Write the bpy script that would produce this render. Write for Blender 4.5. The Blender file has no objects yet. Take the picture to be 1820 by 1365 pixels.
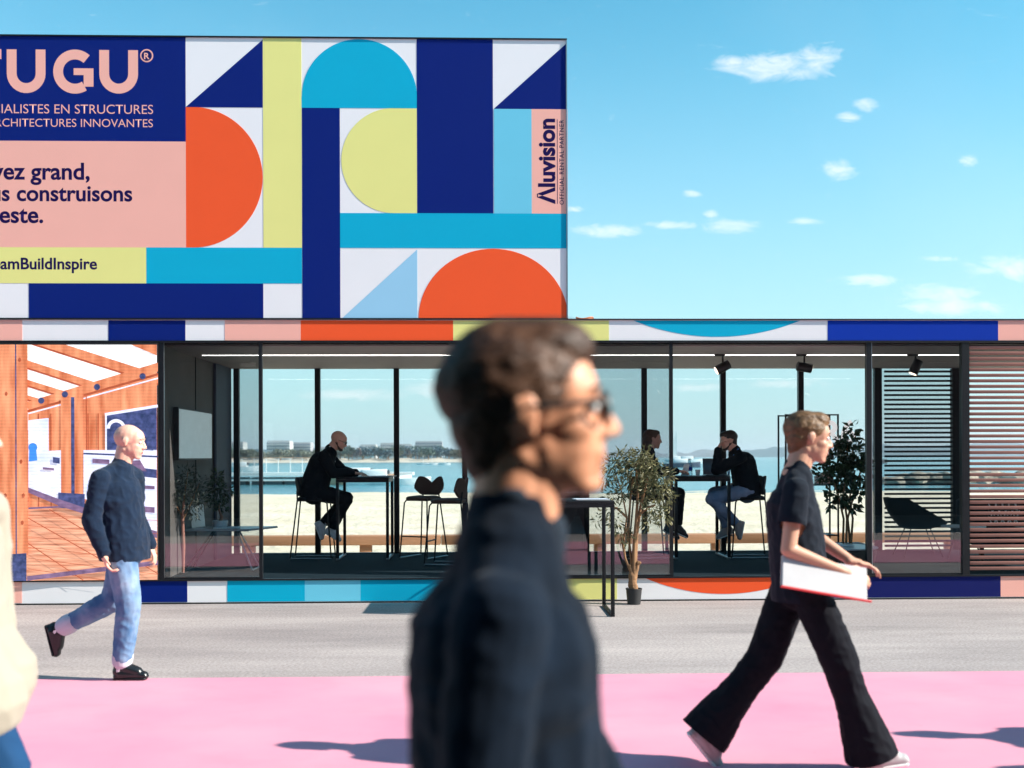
import bpy, bmesh, math, random
from mathutils import Vector, Matrix, Quaternion, noise
rad = math.radians
SC = bpy.context.scene
COL = SC.collection
random.seed(7)
# ------------------------------------------------------------------ camera
F = 2000.0                      # focal length in photo pixels (photo 1820 wide)
CAMZ = 1.53
cam_d = bpy.data.cameras.new('camera'); cam = bpy.data.objects.new('camera', cam_d); COL.objects.link(cam)
cam_d.sensor_width = 36; cam_d.lens = 36 * F / 1820
cam_d.shift_y = (812 - 682.5) / 1820
cam_d.clip_end = 20000; cam_d.clip_start = 0.05
CM = Matrix.Rotation(rad(-1.6), 4, 'Z') @ Matrix.Rotation(rad(90), 4, 'X') @ Matrix.Rotation(rad(-0.17), 4, 'Z')
CM.translation = (0, 0, CAMZ)
cam.matrix_world = CM
cam_d.dof.use_dof = True; cam_d.dof.focus_distance = 12.6; cam_d.dof.aperture_fstop = 2.2
SC.camera = cam
# ------------------------------------------------------------------ sun, sky, exposure
EL, AZ = 33.0, 12.0
SUN = Vector((math.cos(rad(EL)) * math.cos(rad(AZ)), -math.cos(rad(EL)) * math.sin(rad(AZ)), math.sin(rad(EL))))
sd = bpy.data.lights.new('sun', 'SUN'); sd.energy = 5.0; sd.angle = rad(0.5); sd.color = (1, .93, .84)
so = bpy.data.objects.new('sun', sd); COL.objects.link(so)
so.rotation_euler = SUN.to_track_quat('Z', 'Y').to_euler(); so.location = (20, -10, 20)
SC.view_settings.view_transform = 'Standard'; SC.view_settings.look = 'None'
SC.view_settings.gamma = 1; SC.view_settings.use_curve_mapping = False
SC.view_settings.exposure = 0.95
SC.render.engine = 'CYCLES'
SC.cycles.max_bounces = 8; SC.cycles.transparent_max_bounces = 16

def at(px, py, Y):
    """photo pixel -> world point on the vertical plane y = Y"""
    d = CM.to_3x3() @ Vector(((px - 910) / F, (812 - py) / F, -1))
    t = Y / d.y
    return Vector((d.x * t, Y, CAMZ + d.z * t))
def AX(px, Y, py=812): return at(px, py, Y).x
def AZz(py, Y, px=910): return at(px, py, Y).z

W = bpy.data.worlds.new('World'); SC.world = W; W.use_nodes = True
def world():
    nt = W.node_tree; N = nt.nodes; L = nt.links; N.clear()
    out = N.new('ShaderNodeOutputWorld'); bg = N.new('ShaderNodeBackground'); L.new(bg.outputs[0], out.inputs[0])
    bg.inputs[1].default_value = 0.1
    sky = N.new('ShaderNodeTexSky'); sky.sky_type = 'NISHITA'; sky.sun_disc = False
    sky.sun_elevation = rad(EL); sky.sun_rotation = rad(90 + AZ); sky.altitude = 0
    sky.air_density = 1.0; sky.dust_density = .45; sky.ozone_density = 1.1
    tint = N.new('ShaderNodeMix'); tint.data_type = 'RGBA'; tint.blend_type = 'MULTIPLY'; tint.inputs[0].default_value = 1
    L.new(sky.outputs[0], tint.inputs[6]); tint.inputs[7].default_value = (.43, 1.17, 1.14, 1)
    tc0 = N.new('ShaderNodeTexCoord'); sp0 = N.new('ShaderNodeSeparateXYZ'); L.new(tc0.outputs['Generated'], sp0.inputs[0])
    ab = N.new('ShaderNodeMath'); ab.operation = 'ABSOLUTE'; L.new(sp0.outputs[2], ab.inputs[0])
    hz = N.new('ShaderNodeMapRange'); hz.interpolation_type = 'SMOOTHSTEP'; L.new(ab.outputs[0], hz.inputs[0]); hz.inputs[1].default_value = .42; hz.inputs[2].default_value = -.12; hz.inputs[3].default_value = 0; hz.inputs[4].default_value = .95
    veil = N.new('ShaderNodeMix'); veil.data_type = 'RGBA'; L.new(hz.outputs[0], veil.inputs[0]); L.new(tint.outputs[2], veil.inputs[6]); veil.inputs[7].default_value = (3.65, 4.3, 4.9, 1)
    tc = N.new('ShaderNodeTexCoord'); sp = N.new('ShaderNodeSeparateXYZ'); L.new(tc.outputs['Generated'], sp.inputs[0])
    ymax = N.new('ShaderNodeMath'); ymax.operation = 'MAXIMUM'; ymax.inputs[1].default_value = .05; L.new(sp.outputs[1], ymax.inputs[0])
    def div(o):
        m = N.new('ShaderNodeMath'); m.operation = 'DIVIDE'; L.new(o, m.inputs[0]); L.new(ymax.outputs[0], m.inputs[1]); return m
    dx, dz = div(sp.outputs[0]), div(sp.outputs[2])
    cb = N.new('ShaderNodeCombineXYZ'); L.new(dx.outputs[0], cb.inputs[0]); L.new(dz.outputs[0], cb.inputs[1])
    blobs = [(1375,118,125,36),(1455,105,50,40),(1300,115,45,22),(1540,188,34,20),(1508,208,30,14),(1490,300,40,26),(1725,288,26,16),(1298,402,64,20),(1262,380,20,10),(1085,412,80,16),
             (1190,400,70,10),(1550,498,75,14),(1665,525,110,26),(1700,545,130,22),(1800,475,110,32),(1430,394,36,9),(1665,460,45,9),
             (640,702,120,16),(790,690,110,22),(1400,682,90,12),(1240,690,60,10),(1020,372,25,8),(1230,345,24,9)]
    prev = None
    for (px, py, rx, ry) in blobs:
        p = at(px, py, 1.0)
        a = N.new('ShaderNodeVectorMath'); a.operation = 'SUBTRACT'; L.new(cb.outputs[0], a.inputs[0]); a.inputs[1].default_value = (p.x, p.z - CAMZ, 0)
        b = N.new('ShaderNodeVectorMath'); b.operation = 'MULTIPLY'; L.new(a.outputs[0], b.inputs[0]); b.inputs[1].default_value = (F / rx, F / ry, 0)
        l = N.new('ShaderNodeVectorMath'); l.operation = 'LENGTH'; L.new(b.outputs[0], l.inputs[0])
        m = N.new('ShaderNodeMapRange'); m.interpolation_type = 'SMOOTHSTEP'; L.new(l.outputs['Value'], m.inputs[0])
        m.inputs[1].default_value = 1.25; m.inputs[2].default_value = .1; m.inputs[3].default_value = 0; m.inputs[4].default_value = 1
        if prev is None: prev = m.outputs[0]
        else:
            s = N.new('ShaderNodeMath'); s.operation = 'MAXIMUM'; L.new(prev, s.inputs[0]); L.new(m.outputs[0], s.inputs[1]); prev = s.outputs[0]
    mp = N.new('ShaderNodeMapping'); mp.inputs['Scale'].default_value = (.8, 2.2, 1); mp.inputs['Rotation'].default_value = (0, 0, .16); L.new(cb.outputs[0], mp.inputs[0])
    nz = N.new('ShaderNodeTexNoise'); nz.inputs['Scale'].default_value = 34; nz.inputs['Detail'].default_value = 12; nz.inputs['Roughness'].default_value = .74
    nz.inputs['Distortion'].default_value = 1.1
    L.new(mp.outputs[0], nz.inputs[0])
    k = N.new('ShaderNodeMath'); k.operation = 'MULTIPLY_ADD'; L.new(prev, k.inputs[0]); k.inputs[1].default_value = .36; L.new(nz.outputs[0], k.inputs[2])
    mr = N.new('ShaderNodeMapRange'); L.new(k.outputs[0], mr.inputs[0]); mr.inputs[1].default_value = .62; mr.inputs[2].default_value = 1.06
    mr.inputs[4].default_value = .8
    # broad thin veil that belongs to the whole sky
    n2 = N.new('ShaderNodeTexNoise'); n2.inputs['Scale'].default_value = 2.6; n2.inputs['Detail'].default_value = 5; L.new(tc.outputs['Generated'], n2.inputs[0])
    v2 = N.new('ShaderNodeMapRange'); L.new(n2.outputs[0], v2.inputs[0]); v2.inputs[1].default_value = .5; v2.inputs[2].default_value = .85; v2.inputs[4].default_value = .10
    mx = N.new('ShaderNodeMath'); mx.operation = 'MAXIMUM'; L.new(mr.outputs[0], mx.inputs[0]); L.new(v2.outputs[0], mx.inputs[1])
    cm = N.new('ShaderNodeMix'); cm.data_type = 'RGBA'; L.new(mx.outputs[0], cm.inputs[0]); L.new(veil.outputs[2], cm.inputs[6])
    cm.inputs[7].default_value = (6.3, 6.4, 6.4, 1)
    L.new(cm.outputs[2], bg.inputs[0])
world()

# ------------------------------------------------------------------ materials
MATS = {}
def mat(name, col, rough=.6, metal=0, var=.06, vscale=8, bump=0, bscale=60, spec=.5, emit=0, col2=None, thr=None, stretch=None, sss=0, sheen=0, detail=5):
    if name in MATS: return MATS[name]
    m = bpy.data.materials.new(name); m.use_nodes = True; nt = m.node_tree; N = nt.nodes; L = nt.links
    if rough > .78 and spec == .5: spec = .15
    sheen *= .25
    p = N['Principled BSDF']; p.inputs['Roughness'].default_value = rough; p.inputs['Metallic'].default_value = metal
    p.inputs['Specular IOR Level'].default_value = spec
    tc = N.new('ShaderNodeTexCoord'); mp = N.new('ShaderNodeMapping'); L.new(tc.outputs['Object'], mp.inputs[0])
    if stretch: mp.inputs['Scale'].default_value = stretch
    nz = N.new('ShaderNodeTexNoise'); nz.inputs['Scale'].default_value = vscale; nz.inputs['Detail'].default_value = detail; L.new(mp.outputs[0], nz.inputs[0])
    mr = N.new('ShaderNodeMapRange'); L.new(nz.outputs[0], mr.inputs[0]); a, b = thr or (.3, .7); mr.inputs[1].default_value = a; mr.inputs[2].default_value = b
    mx = N.new('ShaderNodeMix'); mx.data_type = 'RGBA'; L.new(mr.outputs[0], mx.inputs[0])
    c = Vector(col[:3])
    if col2 is None: c1 = c * (1 - var); c2 = c * (1 + var)
    else: c1 = c; c2 = Vector(col2[:3])
    mx.inputs[6].default_value = (*c1, 1); mx.inputs[7].default_value = (*c2, 1)
    L.new(mx.outputs[2], p.inputs['Base Color'])
    if emit:
        L.new(mx.outputs[2], p.inputs['Emission Color']); p.inputs['Emission Strength'].default_value = emit
    if sss: p.inputs['Subsurface Weight'].default_value = sss; p.inputs['Subsurface Radius'].default_value = (.02, .008, .004); p.inputs['Subsurface Scale'].default_value = 1
    if sheen: p.inputs['Sheen Weight'].default_value = sheen
    if bump:
        n2 = N.new('ShaderNodeTexNoise'); n2.inputs['Scale'].default_value = bscale; n2.inputs['Detail'].default_value = 4; L.new(mp.outputs[0], n2.inputs[0])
        bp = N.new('ShaderNodeBump'); bp.inputs['Strength'].default_value = min(1, bump); bp.inputs['Distance'].default_value = .5 / bscale
        L.new(n2.outputs[0], bp.inputs['Height']); L.new(bp.outputs[0], p.inputs['Normal'])
    MATS[name] = m; return m
def glass(name, tint, base, boost):
    if name in MATS: return MATS[name]
    m = bpy.data.materials.new(name); m.use_nodes = True; nt = m.node_tree; N = nt.nodes; L = nt.links; N.clear()
    out = N.new('ShaderNodeOutputMaterial'); mx = N.new('ShaderNodeMixShader'); tr = N.new('ShaderNodeBsdfTransparent'); gl = N.new('ShaderNodeBsdfGlossy')
    tr.inputs[0].default_value = (*tint, 1); gl.inputs['Roughness'].default_value = .004
    lw = N.new('ShaderNodeLayerWeight'); lw.inputs[0].default_value = .25
    ma = N.new('ShaderNodeMath'); ma.operation = 'MULTIPLY_ADD'; L.new(lw.outputs['Fresnel'], ma.inputs[0]); ma.inputs[1].default_value = boost; ma.inputs[2].default_value = base
    L.new(ma.outputs[0], mx.inputs[0]); L.new(tr.outputs[0], mx.inputs[1]); L.new(gl.outputs[0], mx.inputs[2]); L.new(mx.outputs[0], out.inputs[0])
    MATS[name] = m; return m
def leafmat(name, dark, light, trans=.25, rough=.45):
    if name in MATS: return MATS[name]
    m = bpy.data.materials.new(name); m.use_nodes = True; nt = m.node_tree; N = nt.nodes; L = nt.links
    p = N['Principled BSDF']; p.inputs['Roughness'].default_value = rough
    g = N.new('ShaderNodeNewGeometry'); mx = N.new('ShaderNodeMix'); mx.data_type = 'RGBA'; L.new(g.outputs['Random Per Island'], mx.inputs[0])
    mx.inputs[6].default_value = (*dark, 1); mx.inputs[7].default_value = (*light, 1); L.new(mx.outputs[2], p.inputs['Base Color'])
    tr = N.new('ShaderNodeBsdfTranslucent'); L.new(mx.outputs[2], tr.inputs[0]); ms = N.new('ShaderNodeMixShader'); ms.inputs[0].default_value = trans
    L.new(p.outputs[0], ms.inputs[1]); L.new(tr.outputs[0], ms.inputs[2]); L.new(ms.outputs[0], N['Material Output'].inputs[0])
    MATS[name] = m; return m

PB = dict(rough=.8, var=.012, vscale=3, spec=.08)
m_blue = mat('print_royal_blue', (.0015, .015, .17), **PB); m_blue2 = mat('print_bright_blue', (.002, .035, .36), **PB)
m_white = mat('print_white', (.86, .84, .85), **PB); m_yel = mat('print_pale_yellow', (.82, .78, .27), **PB)
m_pink = mat('print_salmon_pink', (.93, .46, .38), **PB); m_cyan = mat('print_cyan', (.003, .41, .62), **PB)
m_lcy = mat('print_light_cyan', (.16, .58, .76), **PB); m_pale = mat('print_pale_blue', (.32, .60, .80), **PB)
m_or = mat('print_orange_red', (.92, .105, .03), **PB); m_nav = mat('print_navy', (.008, .012, .11), **PB)
m_ink = mat('ink_navy', (.012, .005, .07), rough=.8, spec=.08)
m_black = mat('black_steel', (.008, .009, .012), rough=.45, metal=.1, spec=.3, var=.2, vscale=20)
m_blk2 = mat('black_plastic', (.012, .012, .013), rough=.5)
m_alu = mat('brushed_aluminium', (.35, .36, .38), rough=.35, metal=.9)
m_floor = mat('interior_carpet', (.003, .012, .019), rough=.95, var=.3, vscale=120, bump=.4, bscale=300)
m_ceil = mat('ceiling_panel', (.27, .245, .245), rough=.7, var=.04)
m_wallg = mat('grey_wall', (.11, .10, .095), rough=.7, var=.12, vscale=2)
m_wallb = mat('navy_wall', (.025, .04, .085), rough=.6, var=.1)
m_part = mat('brown_partition', (.10, .07, .065), rough=.6)
m_glass = glass('pane_glass', (.84, .86, .87), .085, .8)
m_glassb = glass('rear_pane_glass', (.95, .97, .97), .02, .5)
m_cush = mat('dark_upholstery', (.012, .018, .024), rough=.8, bump=.3, bscale=200, sheen=.3)
m_cushb = mat('brown_upholstery', (.07, .035, .025), rough=.75, bump=.3, bscale=200, sheen=.3)
m_teal = mat('teal_upholstery', (.008, .035, .045), rough=.7, bump=.3, bscale=150, sheen=.3)
m_wslat = mat('brown_slat', (.37, .155, .115), rough=.6, var=.15, vscale=6, stretch=(.5, 4, 4))
m_slat = mat('black_slat', (.008, .010, .016), rough=.5)
m_paper = mat('paper_white', (.8, .8, .8), rough=.7)
m_skin = mat('skin', (.78, .43, .32), rough=.5, var=.08, vscale=18, sss=.12)
m_skin2 = mat('tanned_skin', (.66, .30, .17), rough=.5, var=.1, vscale=18, sss=.12, bump=.15, bscale=300)
m_sand = mat('beach_sand', (.60, .50, .37), rough=.95, col2=(.74, .64, .50), vscale=.8, bump=.55, bscale=5, detail=10)
m_pot = mat('dark_pot', (.02, .02, .022), rough=.6)
m_bark = mat('pale_bark', (.34, .19, .10), rough=.8, col2=(.20, .11, .06), vscale=30, bump=.6, bscale=60, stretch=(1, 1, .2))
m_soil = mat('soil', (.03, .02, .015), rough=.95, bump=.6, bscale=60)
m_emitw = mat('lit_strip', (1, .97, .92), emit=5, var=0)

# ------------------------------------------------------------------ mesh helpers
def tag(o, label=None, cat=None, group=None, kind=None):
    if label: o['label'] = label
    if cat: o['category'] = cat
    if group: o['group'] = group
    if kind: o['kind'] = kind
    return o
def empty(name, loc, rz=0, label=None, cat=None, group=None):
    o = bpy.data.objects.new(name, None); COL.objects.link(o); o.location = loc; o.rotation_euler = (0, 0, rz); o.empty_display_size = .2
    return tag(o, label, cat, group)
def link(name, me, m, parent=None, loc=None):
    o = bpy.data.objects.new(name, me); COL.objects.link(o)
    if m is not None and len(me.materials) == 0:
        for q in (m if isinstance(m, (list, tuple)) else [m]): me.materials.append(q)
    if parent: o.parent = parent
    if loc is not None: o.location = loc
    return o
def obj(name, bm, m, parent=None, smooth=False, loc=None):
    me = bpy.data.meshes.new(name)
    bmesh.ops.recalc_face_normals(bm, faces=bm.faces)
    if smooth:
        for f in bm.faces: f.smooth = True
    bm.to_mesh(me); bm.free()
    if smooth: me.set_sharp_from_angle(angle=rad(50))
    return link(name, me, m, parent, loc)
def NB(): return bmesh.new()
def bx(bm, c, s, bev=0, rot=None, mi=0):
    M = Matrix.Translation(c) @ (rot.to_4x4() if rot else Matrix.Identity(4)) @ Matrix.Diagonal((*s, 1))
    r = bmesh.ops.create_cube(bm, size=1, matrix=M)
    fs = set(f for v in r['verts'] for f in v.link_faces)
    for f in fs: f.material_index = mi
    if bev:
        es = list(set(e for v in r['verts'] for e in v.link_edges))
        bmesh.ops.bevel(bm, geom=es, offset=bev, segments=2, affect='EDGES', profile=.5)
    return bm
def box(name, c, s, m, parent=None, bev=0, rot=None):
    bm = NB(); bx(bm, Vector(c) * 0, s, bev, rot)
    return obj(name, bm, m, parent, smooth=bev > 0, loc=c)
def box2(name, x0, x1, y0, y1, z0, z1, m, parent=None, bev=0):
    return box(name, ((x0 + x1) / 2, (y0 + y1) / 2, (z0 + z1) / 2), (abs(x1 - x0), abs(y1 - y0), abs(z1 - z0)), m, parent, bev)
def tube(bm, pts, r, n=8, cap=True, mi=0):
    pts = [Vector(p) for p in pts]; rr = r if isinstance(r, (list, tuple)) else [r] * len(pts)
    rings = []; up = Vector((0, 0, 1)); u = None
    for i, p in enumerate(pts):
        t = (pts[min(i + 1, len(pts) - 1)] - pts[max(i - 1, 0)]).normalized()
        if u is None: u = t.cross(up if abs(t.z) < .9 else Vector((1, 0, 0))).normalized()
        else: u = (u - t * u.dot(t)).normalized()
        v = t.cross(u)
        rings.append([bm.verts.new(p + (u * math.cos(2 * math.pi * k / n) + v * math.sin(2 * math.pi * k / n)) * rr[i]) for k in range(n)])
    for a, b in zip(rings, rings[1:]):
        for k in range(n):
            f = bm.faces.new((a[k], a[(k + 1) % n], b[(k + 1) % n], b[k])); f.material_index = mi
    if cap:
        bm.faces.new(rings[0][::-1]).material_index = mi; bm.faces.new(rings[-1]).material_index = mi
    return bm
def lathe(bm, prof, n=24, c=(0, 0, 0), mi=0):
    c = Vector(c); rings = []
    for (r, z) in prof:
        rings.append([bm.verts.new(c + Vector((r * math.cos(2 * math.pi * k / n), r * math.sin(2 * math.pi * k / n), z))) for k in range(n)])
    for a, b in zip(rings, rings[1:]):
        for k in range(n): bm.faces.new((a[k], a[(k + 1) % n], b[(k + 1) % n], b[k])).material_index = mi
    if prof[0][0] > 1e-4: bm.faces.new(rings[0][::-1]).material_index = mi
    if prof[-1][0] > 1e-4: bm.faces.new(rings[-1]).material_index = mi
    bmesh.ops.remove_doubles(bm, verts=bm.verts, dist=1e-5)
    return bm
def prism(bm, pts, y0, y1, mi=0):
    """outline in x,z given; extruded along y"""
    a = [bm.verts.new((x, y0, z)) for x, z in pts]; b = [bm.verts.new((x, y1, z)) for x, z in pts]
    n = len(pts)
    bm.faces.new(a).material_index = mi; bm.faces.new(b[::-1]).material_index = mi
    for i in range(n): bm.faces.new((a[i], b[i], b[(i + 1) % n], a[(i + 1) % n])).material_index = mi
def tubes(name, lines, r, m, parent, n=8):
    bm = NB()
    for l in lines: tube(bm, l, r, n)
    return obj(name, bm, m, parent, smooth=True)
def copy_tree(o, parent=None):
    c = o.copy(); COL.objects.link(c)
    if parent: c.parent = parent
    for ch in list(o.children): copy_tree(ch, c)
    return c

# --- bodies: overlapping tapered capsules, voxel-remeshed into one skin
def cap(p0, p1, r0, r1, wide=(0, 1, 0), k=1.0): return (Vector(p0), Vector(p1), r0, r1, Vector(wide), k)
def ball(c, r, rot=None): return ('ball', Vector(c), Vector(r), rot)
def emit_caps(bm, caps, n=16):
    for cpt in caps:
        if cpt[0] == 'ball':
            _, c, r, rot = cpt
            M = Matrix.Translation(c) @ (rot.to_4x4() if rot else Matrix.Identity(4)) @ Matrix.Diagonal((*r, 1))
            bmesh.ops.create_uvsphere(bm, u_segments=n, v_segments=n // 2 + 2, radius=1, matrix=M); continue
        p0, p1, r0, r1, w, k = cpt
        ax = (p1 - p0); L = ax.length; ax = ax / L if L > 1e-6 else Vector((0, 0, 1))
        u = w - ax * w.dot(ax)
        if u.length < 1e-3: u = ax.orthogonal()
        u.normalize(); v = ax.cross(u); rings = []
        st = [(p0, r0, a) for a in (-75, -50, -25, 0)] + [(p1, r1, a) for a in (0, 25, 50, 75)]
        for (p, r, a) in st:
            cc = p + ax * (r * math.sin(rad(a))); q = r * math.cos(rad(a))
            rings.append([bm.verts.new(cc + u * (q * k * math.cos(2 * math.pi * i / n)) + v * (q * math.sin(2 * math.pi * i / n))) for i in range(n)])
        for a, b in zip(rings, rings[1:]):
            for i in range(n): bm.faces.new((a[i], a[(i + 1) % n], b[(i + 1) % n], b[i]))
        bm.faces.new(rings[0][::-1]); bm.faces.new(rings[-1])
def blob(name, caps, m, parent=None, vox=.006, sm=4, fold=0, ffreq=7, seed=0, cuts=(), fstretch=(1, 1, .45)):
    bm = NB(); emit_caps(bm, caps); bmesh.ops.recalc_face_normals(bm, faces=bm.faces)
    me = bpy.data.meshes.new(name); bm.to_mesh(me); bm.free()
    o = bpy.data.objects.new(name, me); COL.objects.link(o)
    md = o.modifiers.new('r', 'REMESH'); md.mode = 'VOXEL'; md.voxel_size = vox; md.use_smooth_shade = True
    s = o.modifiers.new('s', 'SMOOTH'); s.factor = .5; s.iterations = sm
    dg = bpy.context.evaluated_depsgraph_get(); dg.update()
    me2 = bpy.data.meshes.new_from_object(o.evaluated_get(dg)); me2.name = name
    o.modifiers.clear(); o.data = me2; bpy.data.meshes.remove(me)
    if fold:
        off = Vector((seed * 3.1, seed * 1.7, 0))
        nrm = [v.normal.copy() for v in me2.vertices]
        for v, nn in zip(me2.vertices, nrm):
            q = Vector((v.co.x * fstretch[0], v.co.y * fstretch[1], v.co.z * fstretch[2])) * ffreq + off
            q2 = Vector((v.co.x + v.co.z * .6, v.co.y, v.co.z - v.co.x * .4)) * ffreq * 2.2 + off
            w = noise.noise(q) ; w2 = 1 - abs(noise.noise(q2)) * 2
            v.co += nn * (fold * w + fold * .45 * w2)
    if cuts:
        bm = bmesh.new(); bm.from_mesh(me2)
        for (c, nrm_, rr) in cuts:
            c = Vector(c); nrm_ = Vector(nrm_).normalized()
            fs = [f for f in bm.faces if (f.calc_center_median() - c).length < rr]
            gg = list(set([v for f in fs for v in f.verts]) | set([e for f in fs for e in f.edges]) | set(fs))
            bmesh.ops.bisect_plane(bm, geom=gg, dist=1e-5, plane_co=c, plane_no=nrm_)
            bmesh.ops.delete(bm, geom=[f for f in bm.faces if (f.calc_center_median() - c).length < rr and (f.calc_center_median() - c).dot(nrm_) > 0], context='FACES')
        bm.to_mesh(me2); bm.free()
    for p in me2.polygons: p.use_smooth = True
    me2.materials.clear(); me2.materials.append(m)
    if parent: o.parent = parent
    return o

def text_mesh(body, bold=0.0, spacing=1.0, line=1.0):
    cu = bpy.data.curves.new('t', 'FONT'); cu.body = body; cu.size = 1; cu.offset = bold; cu.space_character = spacing; cu.resolution_u = 6
    o = bpy.data.objects.new('t', cu); COL.objects.link(o)
    dg = bpy.context.evaluated_depsgraph_get(); dg.update()
    me = bpy.data.meshes.new_from_object(o.evaluated_get(dg))
    bpy.data.objects.remove(o); bpy.data.curves.remove(cu)
    xs = [v.co.x for v in me.vertices]
    return me, min(xs), max(xs)
def lettering(name, body, xr, zb, m, parent, Y, fit=None, fitw=None, size=None, bold=.0, rot90=False, spacing=1.0, mirror=False, widen=1.0, flipface=False):
    """text on the plane y=Y, right edge at xr, baseline zb; scale so that substring 'fit' is fitw wide"""
    me, a, b = text_mesh(body, bold, spacing)
    if fit:
        m2, a2, b2 = text_mesh(fit, bold, spacing); s = fitw / (b2 - a2); bpy.data.meshes.remove(m2)
    else: s = fitw / (b - a) if fitw else size
    for v in me.vertices:
        x = (v.co.x - b) * s; z = v.co.y * (size if size else s)
        if rot90: v.co = (xr - z, 0, zb + x)
        else: v.co = (xr + (-x if flipface else x), 0, zb + z)
    me.name = name
    return link(name, me, m, parent, (0, Y, 0))

# ================================================================== SETTING
D0 = 11.86       # facade plane
D1 = 15.0        # rear window plane
ZF = .255        # interior floor
ZC = 2.72        # ceiling underside

def ground_mat():
    m = bpy.data.materials.new('asphalt'); m.use_nodes = True; N = m.node_tree.nodes; L = m.node_tree.links; p = N['Principled BSDF']
    p.inputs['Roughness'].default_value = .85
    tc = N.new('ShaderNodeTexCoord')
    big = N.new('ShaderNodeTexNoise'); big.inputs['Scale'].default_value = .55; big.inputs['Detail'].default_value = 8; big.inputs['Roughness'].default_value = .65
    mp = N.new('ShaderNodeMapping'); mp.inputs['Scale'].default_value = (.35, 1.6, 1); L.new(tc.outputs['Object'], mp.inputs[0]); L.new(mp.outputs[0], big.inputs[0])
    fine = N.new('ShaderNodeTexNoise'); fine.inputs['Scale'].default_value = 45; fine.inputs['Detail'].default_value = 3; L.new(tc.outputs['Object'], fine.inputs[0])
    vor = N.new('ShaderNodeTexVoronoi'); vor.inputs['Scale'].default_value = 140; L.new(tc.outputs['Object'], vor.inputs[0])
    r1 = N.new('ShaderNodeMapRange'); L.new(big.outputs[0], r1.inputs[0]); r1.inputs[1].default_value = .3; r1.inputs[2].default_value = .7
    m1 = N.new('ShaderNodeMix'); m1.data_type = 'RGBA'; L.new(r1.outputs[0], m1.inputs[0]); m1.inputs[6].default_value = (.25, .212, .207, 1); m1.inputs[7].default_value = (.44, .38, .36, 1)
    m2 = N.new('ShaderNodeMix'); m2.data_type = 'RGBA'; m2.blend_type = 'OVERLAY'; m2.inputs[0].default_value = .65; L.new(m1.outputs[2], m2.inputs[6]); L.new(fine.outputs[0], m2.inputs[7])
    L.new(m2.outputs[2], p.inputs['Base Color'])
    bp = N.new('ShaderNodeBump'); bp.inputs['Strength'].default_value = .5; bp.inputs['Distance'].default_value = .004; L.new(vor.outputs[0], bp.inputs['Height']); L.new(bp.outputs[0], p.inputs['Normal'])
    return m
def add_wear(m, scale, lo, hi, stretch=(1, 1, 1), dark=.86):
    N = m.node_tree.nodes; L = m.node_tree.links; p = N['Principled BSDF']; src = p.inputs['Base Color'].links[0].from_socket
    tc = N.new('ShaderNodeTexCoord'); mp = N.new('ShaderNodeMapping'); mp.inputs['Scale'].default_value = stretch; L.new(tc.outputs['Object'], mp.inputs[0])
    n = N.new('ShaderNodeTexNoise'); n.inputs['Scale'].default_value = scale; n.inputs['Detail'].default_value = 9; n.inputs['Roughness'].default_value = .72; L.new(mp.outputs[0], n.inputs[0])
    r = N.new('ShaderNodeMapRange'); L.new(n.outputs[0], r.inputs[0]); r.inputs[1].default_value = lo; r.inputs[2].default_value = hi; r.inputs[3].default_value = 1; r.inputs[4].default_value = dark
    x = N.new('ShaderNodeMix'); x.data_type = 'RGBA'; x.blend_type = 'MULTIPLY'; x.inputs[0].default_value = 1; L.new(src, x.inputs[6]); L.new(r.outputs[0], x.inputs[7]); L.new(x.outputs[2], p.inputs['Base Color'])
def sheet(name, x0, x1, y0, y1, z, m):
    bm = NB(); vs = [bm.verts.new(v) for v in ((x0, y0, z), (x1, y0, z), (x1, y1, z), (x0, y1, z))]; bm.faces.new(vs)
    o = obj(name, bm, m); o['kind'] = 'structure'; return o
gm = ground_mat(); add_wear(gm, .9, .52, .66, (.4, 1.3, 1), .80); add_wear(gm, 7, .6, .7, (1, 1, 1), .85); sheet('road', -150, 150, -60, 16.2, 0, gm)
m_carpet = mat('pink_carpet', (.62, .25, .345), rough=.95, col2=(.74, .325, .40), vscale=.9, spec=.1, bump=.35, bscale=350)
add_wear(m_carpet, 2.4, .5, .8, (.5, 1, 1), .90); add_wear(m_carpet, 16, .62, .74, (1, 1, 1), .90)
bm = NB(); rows = []
for k in range(401):
    x = -40 + k * .2; w0 = noise.noise(Vector((x * .5, 0, 0))) * .012 + noise.noise(Vector((x * 3, 5, 0))) * .003
    rows.append([bm.verts.new((x, yv, zv)) for yv, zv in ((3.6 - w0, .001), (3.6 - w0, .007), (5.72, .007 + .0015 * noise.noise(Vector((x * 2, 1, 1)))), (7.85 + w0, .007 + .002 * max(0, noise.noise(Vector((x * 1.3, 9, 1))))), (7.85 + w0, .001))])
for a, b in zip(rows, rows[1:]):
    for k in range(4): bm.faces.new((a[k], b[k], b[k + 1], a[k + 1]))
cp = obj('carpet', bm, m_carpet); cp['kind'] = 'structure'
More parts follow.
